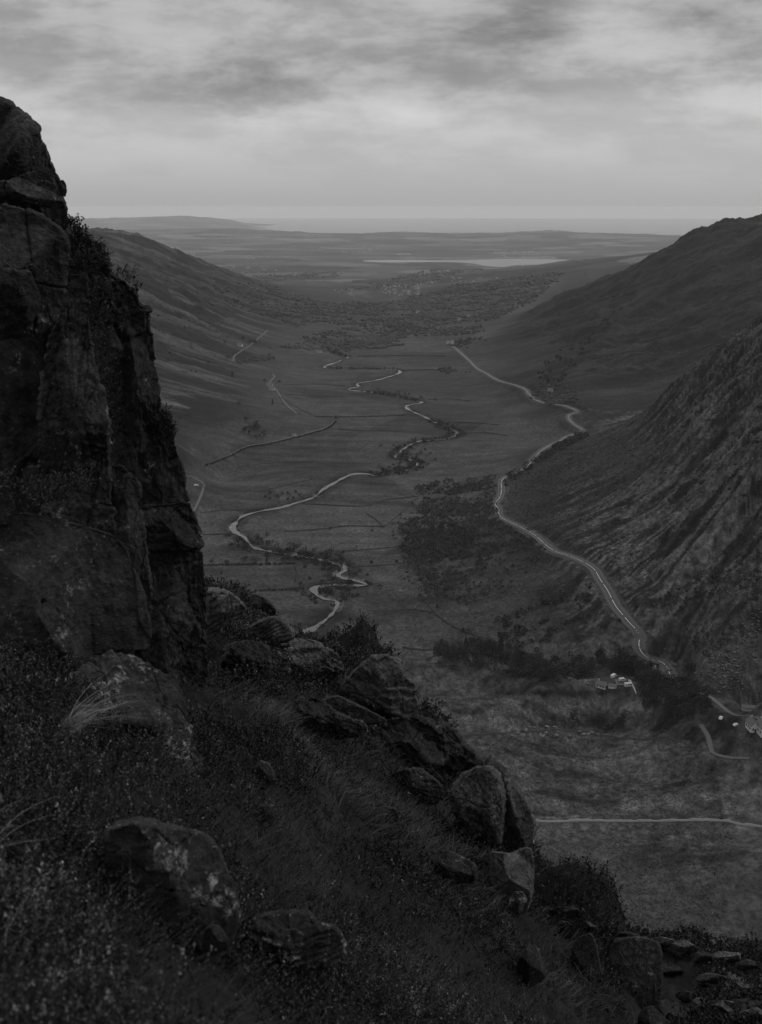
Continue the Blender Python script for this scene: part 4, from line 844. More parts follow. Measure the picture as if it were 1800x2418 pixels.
scrub([(1186, 1128), (1300, 1060), (1384, 1012), (1390, 1030), (1280, 1090), (1195, 1150)], 260, 950, 1350, 2.6, 30, .8, .030)
scrub([(960, 1260), (1060, 1230), (1120, 1260), (1100, 1320), (1000, 1330), (950, 1300)], 260, 700, 1000, 2.6, 40, .7, .034)
scrub([(1090, 1490), (1400, 1380), (1490, 1500), (1440, 1560), (1300, 1560), (1130, 1540)], 420, 560, 760, 2.2, 40, .6, .028, 0.0)
scrub([(1560, 1390), (1800, 1300), (1800, 1560), (1680, 1560), (1580, 1500)], 300, 520, 760, 1.7, 34, .5, .030, 0.0)
scrub([(1250, 900), (1500, 650), (1500, 700), (1400, 820), (1300, 930)], 200, 1400, 2500, 4.5, 26, 1.5, .026, .0)
scrub([(560, 760), (400, 640), (350, 760), (440, 900), (560, 860)], 110, 1500, 2600, 3.5, 26, 1.2, .030, .05)
scrub([(980, 1150), (1060, 1130), (1100, 1160), (1000, 1200)], 60, 850, 1150, 2.2, 36, .7, .026)
scrub([(1030, 1548), (1110, 1535), (1290, 1572), (1400, 1570), (1400, 1600), (1300, 1615), (1170, 1592), (1060, 1580)], 260, 480, 720, 2.6, 40, .55, .028)
scrub([(1510, 1610), (1620, 1600), (1690, 1640), (1670, 1690), (1600, 1700), (1520, 1670)], 200, 480, 720, 2.4, 40, .5, .026)
scrub([(1300, 1690), (1420, 1660), (1560, 1700), (1580, 1730), (1400, 1725)], 160, 440, 620, 1.6, 30, .4, .022, 0.0)
for seg, dens in (((781, 1326), 1), ((739, 1316), 1), ((700, 1309), 1), ((670, 1303), 1), ((610, 1292), .8), ((590, 1280), .8), ((800, 1340), .8), ((800, 1372), 1), ((824, 1376), 1), ((770, 1402), 1), ((780, 1405), 1), ((800, 1402), .6),
                  ((905, 1117), .8), ((930, 1113), 1), ((962, 1106), 1), ((987, 1094), 1), ((985, 1075), .7), ((962, 1060), .8), ((975, 1048), .8), ((1000, 941), .4), ((940, 934), .5), ((900, 927), .5), ((560, 1272), .7), ((640, 1175), .4), ((700, 1172), .5), ((720, 1503), .7), ((734, 1500), .8), ((1045, 1010), .4)):
    h = V.hit(*seg, 300); m = int(16 * dens); r_ = math.hypot(h[0], h[1])
    p = np.array(h) + rng.normal(size=(m, 3)) * [11, 11, 0]; d_ = np.hypot(river[:, 0][None] - p[:, 0][:, None], river[:, 1][None] - p[:, 1][:, None]).min(1); p = p[d_ > 4.2]; p[:, 2] = V.Z(p[:, 0], p[:, 1]); m = len(p)
    v_, c_ = leafcloud(p, rng.uniform(1.3, 2.9, m), 44, .55, .022 * rng.uniform(.7, 1.4, m)); vs.append(v_); cs.append(c_)
hid = [((815, 1342), (637, 1299)), ((605, 1289), (580, 1272)), ((890, 1120), (960, 1054)), ((988, 1041), (1080, 1022)), ((1074, 1018), (1014, 992)), ((990, 942), (866, 920)), ((925, 870), (780, 867)), ((818, 841), (773, 823)), ((792, 1376), (775, 1381))]
pw_, _ = None, None; RU, RV = project(river[:, 0], river[:, 1], river[:, 2])
for (a_, b_) in hid:
    ia = int(np.argmin((RU - a_[0]) ** 2 + 9 * (RV - a_[1]) ** 2)); ib = int(np.argmin((RU - b_[0]) ** 2 + 9 * (RV - b_[1]) ** 2)); ia, ib = min(ia, ib), max(ia, ib)
    if ib - ia > 400: continue
    p = np.repeat(river[ia:ib], 4, 0); p = p + rng.normal(size=p.shape) * [4.5, 4.5, 0]; d_ = np.hypot(river[:, 0][None] - p[:, 0][:, None], river[:, 1][None] - p[:, 1][:, None]).min(1); p = p[d_ > 2.6]; p[:, 2] = V.Z(p[:, 0], p[:, 1]); k_ = len(p)
    v_, c_ = leafcloud(p, rng.uniform(1.4, 3.2, k_), 40, .55, .026 * rng.uniform(.6, 1.5, k_)); vs.append(v_); cs.append(c_)
nv = sum(map(len, vs)); tag(mk('scrub', np.concatenate(vs), quads(nv), M_tree, np.concatenate(cs), smooth=False), kind='stuff')
# tussocks of rough grass on the moor and the near slopes
def vcov(x, y):
    a = np.arctan2(x, y); l = np.log(np.hypot(x, y)); return cov[np.clip(np.searchsorted(V.lr, l), 0, len(V.r) - 1), np.clip(np.searchsorted(V.az, a), 0, len(V.az) - 1)]
vs, cs = [], []
for poly, n, r0, r1, rad, nq, qs in (([(940, 1560), (1400, 1560), (1500, 1700), (1800, 1720), (1800, 2260), (1200, 2110), (1180, 1850), (960, 1600)], 26000, 365, 660, .38, 7, .26), ([(1160, 1200), (1300, 1060), (1500, 860), (1720, 780), (1800, 780), (1800, 1560), (1560, 1540), (1430, 1330)], 22000, 520, 1250, .8, 6, .45),
                                     ([(900, 1400), (1180, 1300), (1440, 1400), (1500, 1560), (1000, 1540)], 8000, 560, 800, .5, 6, .32)):
    p = pick(poly, n, r0, r1); t_ = vcov(p[:, 0], p[:, 1]); k_ = (np.hypot(1, 1) > 0) & (rng.random(len(p)) < .35 + 9 * t_)
    dr_ = np.full(len(p), 1e9)
    for q in [road] + lanes: dr_ = np.minimum(dr_, np.hypot(q[::3, 0][None] - p[:, 0][:, None], q[::3, 1][None] - p[:, 1][:, None]).min(1))
    k_ &= dr_ > 6; p = p[k_]; t_ = t_[k_]; m_ = len(p)
    v_, c_ = leafcloud(p - [0, 0, .15], rad * rng.uniform(.5, 1.5, m_), nq, qs, t_ * 1.35 * rng.lognormal(0, .35, m_), .6); vs.append(v_); cs.append(c_)
tag(mk('rough_grass', np.concatenate(vs), quads(sum(map(len, vs))), M_grass, np.concatenate(cs), smooth=False), kind='stuff')
# loose stones on the slopes and the moor
vs, fs, cs, k0 = [], [], [], 0
for poly, n, r0, r1, s, tone in (([(1180, 1260), (1330, 1050), (1560, 830), (1720, 790), (1800, 900), (1800, 1500), (1560, 1560), (1480, 1400), (1420, 1310)], 4200, 520, 1250, .42, .05), ([(1640, 1600), (1680, 1540), (1800, 1420), (1800, 1620), (1700, 1640)], 1500, 520, 640, .38, .085), ([(1540, 1565), (1660, 1580), (1680, 1625), (1600, 1620)], 240, 540, 640, .5, .09),
                           ([(1080, 1480), (1110, 1420), (1260, 1320), (1350, 1330), (1340, 1400), (1230, 1500)], 900, 600, 800, .38, .07), ([(1060, 1700), (1400, 1600), (1800, 1760), (1800, 2200), (1400, 2120), (1260, 2080), (1260, 1900)], 1500, 360, 620, .25, .06),
                           ([(1180, 1725), (1300, 1712), (1420, 1735), (1420, 1745), (1180, 1738)], 60, 460, 560, .8, .13), ([(1700, 790), (1800, 760), (1800, 1200), (1620, 1250)], 900, 700, 1200, .8, .04)):
    p = pick(poly, n, r0, r1); m = len(p); v_, f_, c_ = lumps(p, s * rng.lognormal(0, .5, m), tone * rng.uniform(.5, 1.5, m), .22, False, .6, .3)
    vs.append(v_); fs.append(f_ + k0); cs.append(c_); k0 += len(v_)
tag(mk('scree', np.concatenate(vs), np.concatenate(fs), M_tree, np.concatenate(cs), smooth=False), kind='stuff')
print('stuff', time.time() - T0)
# single trees: trunk with limbs, crown of leaf clumps
def tube(mb, a, b, ra, rb, n=6):
    a = np.array(a, float); b = np.array(b, float); d = unit(b - a); s = unit(np.cross(d, [.3, .9, .1])); t = np.cross(d, s)
    an = np.linspace(0, 2 * math.pi, n, endpoint=False)
    ring = lambda c, r: c + r * (np.cos(an)[:, None] * s + np.sin(an)[:, None] * t)
    mb.add(np.vstack([ring(a, ra), ring(b, rb)]), [[i, (i + 1) % n, n + (i + 1) % n, n + i] for i in range(n)])
def make_tree(name, h, w, tone, conifer=False, nq=420, qs=.34):
    root = empty(name, (0, 0, 0)); mb = MB(); tube(mb, (0, 0, -.6), (0, 0, h * .45), .035 * h, .022 * h); tube(mb, (0, 0, h * .45), (.05 * h, .02 * h, h * .9), .022 * h, .006 * h)
    cen = []
    if conifer:
        for k in range(11): cen.append((0, 0, h * (.14 + .078 * k), w * .5 * (1 - k / 12)))
    else:
        for k in range(9):
            a = k * 2.4; q = rng.uniform(.2, .36) * w; z = h * rng.uniform(.36, .82); e = (q * math.cos(a), q * math.sin(a), z)
            tube(mb, (0, 0, z * .6), e, .014 * h, .005 * h, 5); cen.append((e[0], e[1], e[2] - .08 * h, w * rng.uniform(.2, .3)))
        cen.append((0, 0, h * .72, w * .26))
    mb.build('trunk', M_wood, root); cen = np.array(cen)
    v_, c_ = leafcloud(cen[:, :3] - [0, 0, .2 * w * .2], cen[:, 3], nq // len(cen), qs, np.full(len(cen), tone) * rng.uniform(.75, 1.3, len(cen)), .8 if not conifer else .45)
    mk('crown', v_, quads(len(v_)), M_tree, c_, root, smooth=False); return root
protos = [make_tree('broadleaf_tree', 9, 8, .030), make_tree('broadleaf_tree', 7, 7.5, .040), make_tree('broadleaf_tree', 10, 7, .022), make_tree('conifer_tree', 13, 5, .018, True, 500)]
used = set()
def plant(k, x, y, label, sc=1.0, group=None):
    p = protos[k]; z = float(V.Z(x, y)) - .1; rz = random.uniform(0, 6.28)
    if k in used: o = clone(p, (x, y, z), rz, sc)
    else: used.add(k); o = p; o.location = (x, y, z); o.rotation_euler = (0, 0, rz); o.scale = (sc,) * 3
    for kk in ('group',):
        if kk in o: del o[kk]
    return tag(o, label, 'tree', group)
wood = [([(1030, 1548), (1110, 1535), (1290, 1572), (1400, 1570), (1400, 1600), (1300, 1615), (1170, 1592), (1060, 1580)], 90, 'dark leafy tree in the wood behind the grassy knolls'),
        ([(1400, 1560), (1540, 1570), (1560, 1600), (1490, 1598), (1440, 1590)], 34, 'dark leafy tree in the wood between the road end and the white caravans'),
        ([(1510, 1610), (1620, 1600), (1690, 1640), (1670, 1690), (1600, 1700), (1520, 1670)], 78, 'dark leafy tree in the wood right of the white fence'),
        ([(1560, 1575), (1640, 1590), (1640, 1612), (1560, 1606)], 16, 'dark leafy tree above the village wood, near the scree')]
for poly, n, lab in wood:
    for p in pick(poly, n, 480, 720):
        if np.hypot(road[:, 0] - p[0], road[:, 1] - p[1]).min() < 9 or any(np.hypot(l[:, 0] - p[0], l[:, 1] - p[1]).min() < 6 for l in lanes): continue
        plant(random.choice((0, 0, 1, 2, 2)) if random.random() > .07 else 3, p[0], p[1], lab, random.uniform(.75, 1.35), lab.replace('dark leafy tree', 'trees'))
for (u, v, k, sc, lab) in ((501, 1331, 1, .6, 'leftmost small round tree of the row along the flat field hedge'), (536, 1333, 1, .7, 'low wide bush-like tree on the hedge line, left of the tallest hedge tree'), (578, 1331, 0, .85, 'tallest tree on the hedge line across the flat fields'), (603, 1332, 1, 1.0, 'broad tree right of the tallest hedge tree'),
                           (630, 1330, 3, .55, 'narrow pointed tree on the hedge line'), (668, 1327, 0, .5, 'rightmost small tree on the hedge line, near the river'), (549, 892, 3, 1.1, 'dark conifer alone on the left slope above the farm'), (644, 957, 3, .9, 'dark conifer alone in the field below the white farmhouse'),
                           (564, 958, 1, 1.0, 'round tree alone at the edge of the bracken on the left slope'), (781, 1252, 1, .55, 'single small tree in the middle of the grassy fields inside the river bend'), (879, 1256, 1, .45, 'single small tree on the fields, right of the river bend'),
                           (1035, 1147, 0, .7, 'single dark tree at the foot of the right slope, above the scrub'), (995, 1158, 1, .9, 'wide tree at the foot of the right slope, where the scrub begins'), (794, 993, 0, .9, 'round tree at the end of the dark hedge line in mid valley'), (660, 908, 2, .9, 'tree right behind the white farmhouse on the left side'), (626, 903, 1, 1.0, 'tree left of the white farmhouse, by the old fold')):
    h = V.hit(u, v, 300)
    if h: plant(k, h[0], h[1], lab, sc)
for u, v, n in ((599, 1018, 14), (1100, 808, 10), (1082, 815, 8), (595, 812, 6)):
    h = V.hit(u, v, 300)
    for _ in range(n):
        x, y = h[0] + random.gauss(0, 11), h[1] + random.gauss(0, 16)
        if np.hypot(road[:, 0] - x, road[:, 1] - y).min() < 10: continue
        lab = {599: 'tree in the dark clump at the foot of the left slope bracken', 1100: 'tree in the clump behind the roadside house at the valley mouth', 1082: 'tree beside the roadside house at the valley mouth', 595: 'tree by the farthest farm on the left slope'}[u]
        plant(random.choice((0, 2)), x, y, lab, random.uniform(.6, 1.1), lab.replace('tree', 'trees', 1))
# stone walls and hedges between the fields
def wall(name, label, px, h=1.3, w=.7, mat=None, hedge=False, rmin=300, cat=None, group=None):
    q = dense(on_sheet(px), 2.5); z = V.Z(q[:, 0], q[:, 1])
    t = np.gradient(q[:, :2], axis=0); t /= np.linalg.norm(t, axis=1)[:, None] + 1e-9; nn = np.stack([-t[:, 1], t[:, 0]], 1)
    j = lambda s: rng.normal(size=len(q)) * s
    hh = h * np.clip(1 + j(.2) + .25 * perlin(q * .08), .3, 1.6); ww = w / 2 * (1 + j(.12))
    a, b = q[:, :2] + nn * ww[:, None], q[:, :2] - nn * ww[:, None]; a2, b2 = q[:, :2] + nn * (ww * .6)[:, None], q[:, :2] - nn * (ww * .6)[:, None]
    V_ = np.stack([np.column_stack([a, z - .4]), np.column_stack([a2, z + hh]), np.column_stack([b2, z + hh]), np.column_stack([b, z - .4])], 1)
    if hedge:
        m = len(q); p = np.repeat(np.column_stack([q[:, :2], z]), 2, 0) + rng.normal(size=(2 * m, 3)) * [.8, .8, .1]; v_, c_ = leafcloud(p, h * rng.uniform(.5, 1.0, 2 * m), 26, .42, .024 * rng.uniform(.6, 1.4, 2 * m))
        return tag(mk(name, v_, quads(len(v_)), M_tree, c_, smooth=False), label, cat or 'hedge', group)
    Fc = grid_faces(len(q), 4)[:, ::-1]; return tag(mk(name, V_, Fc, mat or M_stone, smooth=False), label, cat or 'wall', group)
wall('stone_wall', 'long pale dry stone wall running level across the moor at the right', [(1240, 1940), (1300, 1941), (1400, 1940), (1500, 1941), (1600, 1939), (1690, 1939), (1720, 1941), (1745, 1947), (1800, 1954), (1850, 1960)], 1.2, .6, M_pale)
wall('stone_wall', 'dark low stone wall crossing the moor below the grassy knolls, behind the jagged outcrop', [(1060, 1738), (1120, 1735), (1200, 1730), (1300, 1722), (1400, 1735), (1520, 1748), (1640, 1760)], 1.0, .7, plain('mossy_stone', .035, .9))
for px, lab, hd in (([(478, 1263), (520, 1263), (552, 1262)], 'dark field wall left of the sharp river bend', 0), ([(478, 1335), (560, 1334), (640, 1333), (697, 1331)], 'hedge with small trees across the flat fields below the river bend', 1),
                    ([(697, 1336), (703, 1357), (699, 1376)], 'short winding field wall between the tree hedge and the lower river loops', 0), ([(603, 1396), (660, 1394), (715, 1391)], 'thick dark hedge just beyond the banded ridge slabs', 1),
                    ([(800, 1014), (860, 1018), (942, 1018)], 'field wall just below the dark hedge end in mid valley', 0), ([(745, 984), (850, 985), (955, 981)], 'long dark hedge crossing the valley floor left of the river', 1), ([(713, 1190), (853, 1196), (908, 1182), (989, 1172)], 'field wall on the near side of the river inside the big bend', 0),
                    ([(866, 1213), (885, 1225), (904, 1243)], 'short slanting wall at the right of the big bend fields', 0), ([(671, 1256), (752, 1251), (824, 1243), (908, 1245)], 'dark field wall across the middle of the fields within the big bend', 0), ([(668, 908), (740, 908), (815, 911)], 'field wall running right from the white farmhouse', 0),
                    ([(672, 932), (740, 934), (820, 937)], 'second field wall right of the white farmhouse, nearer the viewer', 0), ([(846, 842), (950, 840), (1050, 841)], 'hedge across the far fields, level with the farthest river loops', 1), ([(950, 876), (1010, 874), (1066, 878)], 'short hedge across the far fields right of the third river loop', 1),
                    ([(1010, 944), (1060, 942), (1110, 947)], 'field wall right of the bright river loop', 0), ([(1020, 1000), (1100, 998), (1180, 1004)], 'field wall right of the two small bright river pieces', 0), ([(1075, 1025), (1140, 1022), (1200, 1030)], 'lowest field wall at the foot of the right slope', 0),
                    ([(950, 1530), (1000, 1534), (1035, 1533), (1036, 1548)], 'thin pale wall with a corner on the grass left of the village wood', 0), ([(1008, 1424), (1030, 1450), (1070, 1480), (1120, 1500), (1160, 1512)], 'thin wall slanting down the right slope to the wood', 0),
                    ([(485, 1102), (540, 1081), (586, 1058), (637, 1049), (722, 1028), (773, 1013), (794, 996)], 'dark hedge following the lane at the foot of the left slope', 1), ([(480, 1142), (484, 1165), (470, 1196), (458, 1222)], 'wall along the bend of the left lane', 0)):
    wall('hedge' if hd else 'stone_wall', lab, px, 1.5 if hd else 1.2, .8, None, bool(hd))
for px, lab in (([(955, 981), (950, 1000), (942, 1018)], 'short wall joining the hedge end to the wall below it, left of the small bright river piece'), ([(663, 938), (700, 962), (745, 984)], 'wall running from the end of the left lane to the long dark hedge'), ([(560, 1102), (640, 1094), (740, 1092)], 'wall across the flat fields under the left lane hedge'),
                ([(480, 1212), (520, 1206), (562, 1204)], 'wall across the field left of the widest river bend'), ([(600, 1162), (670, 1148), (738, 1132)], 'wall behind the big river bend, running towards the river from the left'), ([(908, 1245), (950, 1210), (989, 1172)], 'wall closing the right side of the fields within the big bend'),
                ([(820, 1302), (880, 1298), (950, 1290)], 'wall between the dark rushy patch and the scrub'), ([(760, 1342), (860, 1338), (960, 1330)], 'wall just above the lower river loops, running right'), ([(848, 872), (846, 856), (846, 842)], 'short wall on the left of the farthest hedged field'), ([(1050, 841), (1060, 860), (1066, 878)], 'short wall on the right of the farthest hedged field'),
                ([(880, 1450), (960, 1440), (1020, 1446)], 'faint wall on the rough pasture right of the lower river')):
    wall('stone_wall', lab, px, 1.0, .7)
# buildings
def face_z(x, y): return float(V.Z(x, y))
def house(label, u, v, w, l, h, rh, rz=0.0, wallm=None, windows=True, chim=True, name='house', cat='house', group=None, wing=None):
    hh = V.hit(u, v, 300); x, y = hh[0], hh[1]; root = empty(name, (x, y, face_z(x, y) - .25), rz)
    m = MB(); m.box((0, 0, h / 2), (w, l, h)); m.add([[-w / 2, -l / 2, h], [w / 2, -l / 2, h], [0, -l / 2, h + rh], [-w / 2, l / 2, h], [w / 2, l / 2, h], [0, l / 2, h + rh]], [[0, 1, 2, 2], [3, 5, 4, 4]])
    wl = m.build('walls', wallm or M_white, root)
    r = MB(); o = .35; sl_ = rh / (w / 2)
    for s in (-1, 1):
        x0, x1 = s * (w / 2 + o), 0; z0, z1 = h - o * sl_ + .06, h + rh + .06; y0 = l / 2 + .3
        Vv = [[x0, -y0, z0], [x1, -y0, z1], [x1, y0, z1], [x0, y0, z0], [x0, -y0, z0 + .18], [x1, -y0, z1 + .18], [x1, y0, z1 + .18], [x0, y0, z0 + .18]]
        r.add(Vv, [[0, 3, 2, 1], [4, 5, 6, 7], [0, 1, 5, 4], [1, 2, 6, 5], [2, 3, 7, 6], [3, 0, 4, 7]])
    rf = r.build('roof', M_slate, root)
    if chim: c_ = MB(); c_.box((0, l * .36, h + rh + .35), (.8, .8, 1.5)); c_.build('chimney', M_grey, rf)
    if windows:
        for (wx_, wz) in ((-w * .24, h * .3), (w * .24, h * .3), (-w * .24, h * .75), (w * .24, h * .75)) if h > 4 else ((-w * .24, h * .5), (w * .24, h * .5)):
            b_ = MB(); b_.box((wx_, -l / 2 - .02, wz), (1.0, .08, 1.15)); b_.build('window', M_glass, root)
        for yy in (-l * .3, 0, l * .3):
            b_ = MB(); b_.box((-w / 2 - .02, yy, h * .55), (.08, 1.0, 1.2)); b_.build('window', M_glass, root)
        b_ = MB(); b_.box((0, -l / 2 - .03, 1.05), (.95, .08, 2.0)); b_.build('door', M_dark, root)
    return tag(root, label, cat, group)
house('white gabled house with dark windows in the village at the right edge, front half', 1777, 1722, 5.2, 6.5, 3.9, 2.3, .1)
house('taller white gabled house against the right edge of the photo', 1801, 1732, 5.4, 8, 5.0, 2.4, .1)
house('long low grey shed beside the village road at the right edge', 1770, 1676, 3.6, 8.0, 2.2, .9, 1.4, M_grey, False, False, 'shed', 'shed')
house('white cottage half hidden by trees at the farmyard by the white fence', 1421, 1622, 4.2, 6.5, 2.6, 1.5, .9)
house('low white outbuilding on the left of the farmyard', 1447, 1624, 2.6, 5.0, 2.0, .9, 1.2, None, False, False, 'outbuilding', 'outbuilding')
house('slate-roofed house deep in the wood above the white fence', 1556, 1596, 5, 8, 3.2, 2.2, .8, M_grey)
house('white farmhouse on the flat ground at the foot of the left slope', 642, 921, 5.5, 10, 3.6, 2.2, 1.5)
house('grey barn directly behind the white farmhouse on the left', 637, 912, 6, 11, 3.2, 2.4, 1.45, M_grey, False, False, 'barn', 'barn')
house('farthest white cottage up on the left slope, above the bend of its lane', 567, 818, 6, 10, 3.6, 2.4, 1.3)
house('white cottage at the edge of the far woods, near the last river loops', 754, 832, 6, 12, 3.6, 2.4, 1.5)
house('left one of the two white houses beside the road at the valley mouth', 1058, 812, 6, 8, 5.5, 2.6, .2)
house('right one of the two white houses beside the road at the valley mouth', 1068, 812, 6.5, 8, 6.2, 2.8, .2)
house('white cottage alone in the far woods, left of the wooded hill', 987, 740, 8, 12, 6, 3, 1.4)
house('lower white cottage among the trees right of the roadside houses', 1086, 757, 8, 12, 5, 3, 1.4)
house('upper white cottage among the trees right of the roadside houses', 1108, 749, 8, 12, 5, 3, 1.4)
house('white cottage in the dark trees above the road on the right slope', 1300, 925, 5, 8, 3.4, 2.2, 1.2)
house('tiny white hut beside the dark hedge of mid valley', 695, 1028, 3, 5, 2.2, 1.2, 1.4, None, False, False, 'hut', 'hut')
def vehicle(name, label, cat, u, v, rz, L, Wd, Hh, van=True):
    h = V.hit(u, v, 300); x, y = h[0], h[1]; root = empty(name, (x, y, face_z(x, y) + .02), rz); m = MB()
    prof = ([(-L / 2, .35), (L / 2, .35), (L / 2, .95), (L * .36, 1.15), (L * .25, Hh), (-L * .49, Hh), (-L / 2, Hh * .9)] if van else [(-L / 2, .35), (L / 2, .35), (L / 2, .75), (L * .25, .9), (L * .1, Hh), (-L * .28, Hh), (-L * .42, .95), (-L / 2, .85)])
    n = len(prof); Vv = [[a, -Wd / 2, b] for a, b in prof] + [[a, Wd / 2, b] for a, b in prof]; m.add(Vv, [[i, (i + 1) % n, n + (i + 1) % n, n + i] for i in range(n)]); me_f = [list(range(n))[::-1], list(range(n, 2 * n))]; m.add(Vv, me_f)
    m.build('body', M_white, root)
    g_ = MB(); g_.box((L * .02, 0, Hh * .72), (L * .42, Wd + .03, Hh * .2)); g_.build('side_windows', M_glass, root)
    for sx2 in (-.32, .32):
        for sy in (-1, 1):
            w_ = MB(); an = np.linspace(0, 2 * math.pi, 10, endpoint=False); Vw = [[sx2 * L + .34 * math.cos(t), sy * (Wd / 2 - .1) + d, .34 + .34 * math.sin(t)] for d in (-.12, .12) for t in an]
            w_.add(Vw, [[i, (i + 1) % 10, 10 + (i + 1) % 10, 10 + i] for i in range(10)] + [list(range(10))[::-1], list(range(10, 20))]); w_.build('wheel', M_dark, root)
    return tag(root, label, cat)
vehicle('parked_car', 'white car parked left of the white gabled village houses', 'car', 1740, 1714, .3, 4.3, 1.8, 1.45, False)
vehicle('parked_car', 'white car parked farther left by the village road, near the wood edge', 'car', 1703, 1697, 1.0, 4.2, 1.8, 1.45, False)
vehicle('parked_van', 'white van at the top left of the farmyard', 'van', 1449, 1599, .8, 4.9, 2.0, 2.1)
vehicle('parked_van', 'white van on the right of the farmyard, nearest the upper end of the white fence', 'van', 1470, 1608, .2, 4.6, 1.9, 2.0)
vehicle('caravan', 'white caravan beside the middle of the white fence', 'caravan', 1486, 1621, .15, 6.0, 2.2, 2.5)
vehicle('parked_van', 'white van on the lane in the left fields, beside the cliff edge', 'van', 464, 1148, .3, 5.0, 2.0, 2.1)
wall('white_fence', 'straight white fence slanting down from the farmyard', [(1484, 1604), (1493, 1620), (1503, 1637)], 1.3, .35, M_white, cat='fence')
yh = [V.hit(u, v, 300) for u, v in ((1452, 1606), (1472, 1606), (1478, 1620), (1456, 1619))]
tag(mk('farmyard', [[p[0], p[1], face_z(p[0], p[1]) + .5] for p in yh], [[3, 2, 1, 0]], M_lane), kind='structure')
pr = empty('telegraph_pole', (0, 0, 0)); h = V.hit(1413, 1548, 300); pr.location = (h[0], h[1], face_z(h[0], h[1]) - .3); mb = MB(); tube(mb, (0, 0, 0), (0, 0, 9.5), .2, .14); mb.build('pole', M_grey, pr); mb = MB(); mb.box((0, 0, 8.9), (2.0, .14, .14)); mb.build('crossarm', M_grey, pr); tag(pr, 'wooden telegraph pole rising from the wood left of the road end', 'pole')
h = V.hit(961, 549, 12000); pr = empty('radio_mast', (h[0], h[1], face_z(h[0], h[1]) - 2)); mb = MB(); tube(mb, (0, 0, 0), (0, 0, 105), 5, 2.6, 4); mb.build('tower', M_grey, pr); mb = MB(); tube(mb, (0, 0, 105), (0, 0, 125), 1.5, .8, 4); mb.build('antenna', M_grey, pr); tag(pr, 'tall thin radio mast on the skyline of the far low hills', 'mast')
# far towns: tiny pale houses, one object each
hp = MB(); hp.box((0, 0, 2.5), (9, 13, 5), 0); hp.prism(9, 13, 5, 3.4, 1, .4, 0); hproto = hp.build('town_house', [M_town, M_slate])
first = [True]
def town(n, u0, u1, v0, v1, rmin, lab, s=1.0):
    k = 0
    for _ in range(n * 6):
        if k >= n: break
        u, v = random.uniform(u0, u1), random.uniform(v0, v1); h = V.hit(u, v, rmin)
        if not h or h[2] < 2: continue
        rz = random.choice((0, 1.57)) + random.gauss(0, .35); sc = s * random.uniform(.55, 1.25)
        if first[0]: o = hproto; o.location = h; o.rotation_euler = (0, 0, rz); o.scale = (sc,) * 3; first[0] = False
        else: o = clone(hproto, h, rz, sc)
        o['label'] = lab; o['category'] = 'house'; o['group'] = lab.replace('tiny pale house', 'houses'); k += 1
town(62, 900, 995, 669, 699, 3500, 'tiny pale house in the small town beyond the valley mouth', .8)
town(12, 790, 842, 683, 697, 3500, 'tiny pale house in the hamlet left of the small town', .8)
town(12, 1000, 1035, 665, 670, 3500, 'tiny pale house in the row above and right of the small town', .8)
town(26, 1185, 1285, 594, 607, 8000, 'tiny pale house on the far shore above the strait', 1.6)
town(18, 388, 428, 583, 590, 5000, 'tiny pale house in the far town just right of the left mountain', 1.6)
town(4, 448, 470, 588, 605, 5000, 'tiny pale house of the bright pair below the far left town', 2.2)
town(14, 540, 640, 604, 612, 5000, 'tiny pale house in the thin far row left of the strait', 1.4)
town(14, 535, 640, 562, 572, 5000, 'tiny pale house high on the far low hills', 1.6)
town(12, 540, 660, 632, 646, 3800, 'tiny pale house near the bare fields beyond the left mountain', 1.1)
town(16, 1060, 1180, 655, 668, 3800, 'tiny pale house on the plain above the wooded hill', .9)
town(24, 660, 900, 580, 600, 5000, 'tiny pale house scattered on the plain left of the strait', 1.3)
print('mid', time.time() - T0)
#@@END
# ------------------------------------------------------------------ camera
cam = bpy.data.cameras.new('camera'); co = bpy.data.objects.new('camera', cam); COL.objects.link(co); S.camera = co
cam.sensor_fit = 'VERTICAL'; cam.sensor_height = 36.0; cam.lens = 36.0 * F / 2418.0
cam.clip_start = .1; cam.clip_end = 200000
co.location = (0, 0, CAMZ); co.rotation_euler = (R(90) - PITCH, 0, 0)
cam.dof.use_dof = True; cam.dof.focus_distance = 60; cam.dof.aperture_fstop = 4.0
# ------------------------------------------------------------------ sky
w = bpy.data.worlds.new('World'); S.world = w; w.use_nodes = True; nt = w.node_tree; nt.nodes.clear()
wo = nt.nodes.new('ShaderNodeOutputWorld'); bg = nt.nodes.new('ShaderNodeBackground'); nt.links.new(bg.outputs[0], wo.inputs[0])
SUN_AZ, SUN_EL = R(82), R(33)
tc = N(nt, 'ShaderNodeTexCoord'); sx = N(nt, 'ShaderNodeSeparateXYZ'); nt.links.new(tc.outputs['Generated'], sx.inputs[0])
x_, y_, z_ = sx.outputs
sky = N(nt, 'ShaderNodeTexSky', sky_type='NISHITA', sun_disc=False, sun_elevation=SUN_EL, sun_rotation=SUN_AZ)
bw = N(nt, 'ShaderNodeRGBToBW'); nt.links.new(sky.outputs[0], bw.inputs[0])
zp = mth(nt, 'MAXIMUM', z_, 0.0); den = mth(nt, 'ADD', zp, .055)
cx = N(nt, 'ShaderNodeCombineXYZ'); nt.links.new(mth(nt, 'DIVIDE', x_, den), cx.inputs[0]); nt.links.new(mth(nt, 'DIVIDE', y_, den), cx.inputs[1])
cn = noise(nt, cx.outputs[0], .62, 10, .56, .5)
cn2 = noise(nt, cx.outputs[0], 2.3, 8, .6, .7)
ax = mth(nt, 'DIVIDE', x_, mth(nt, 'MAXIMUM', y_, .05)); ez = mth(nt, 'DIVIDE', z_, mth(nt, 'MAXIMUM', y_, .05))
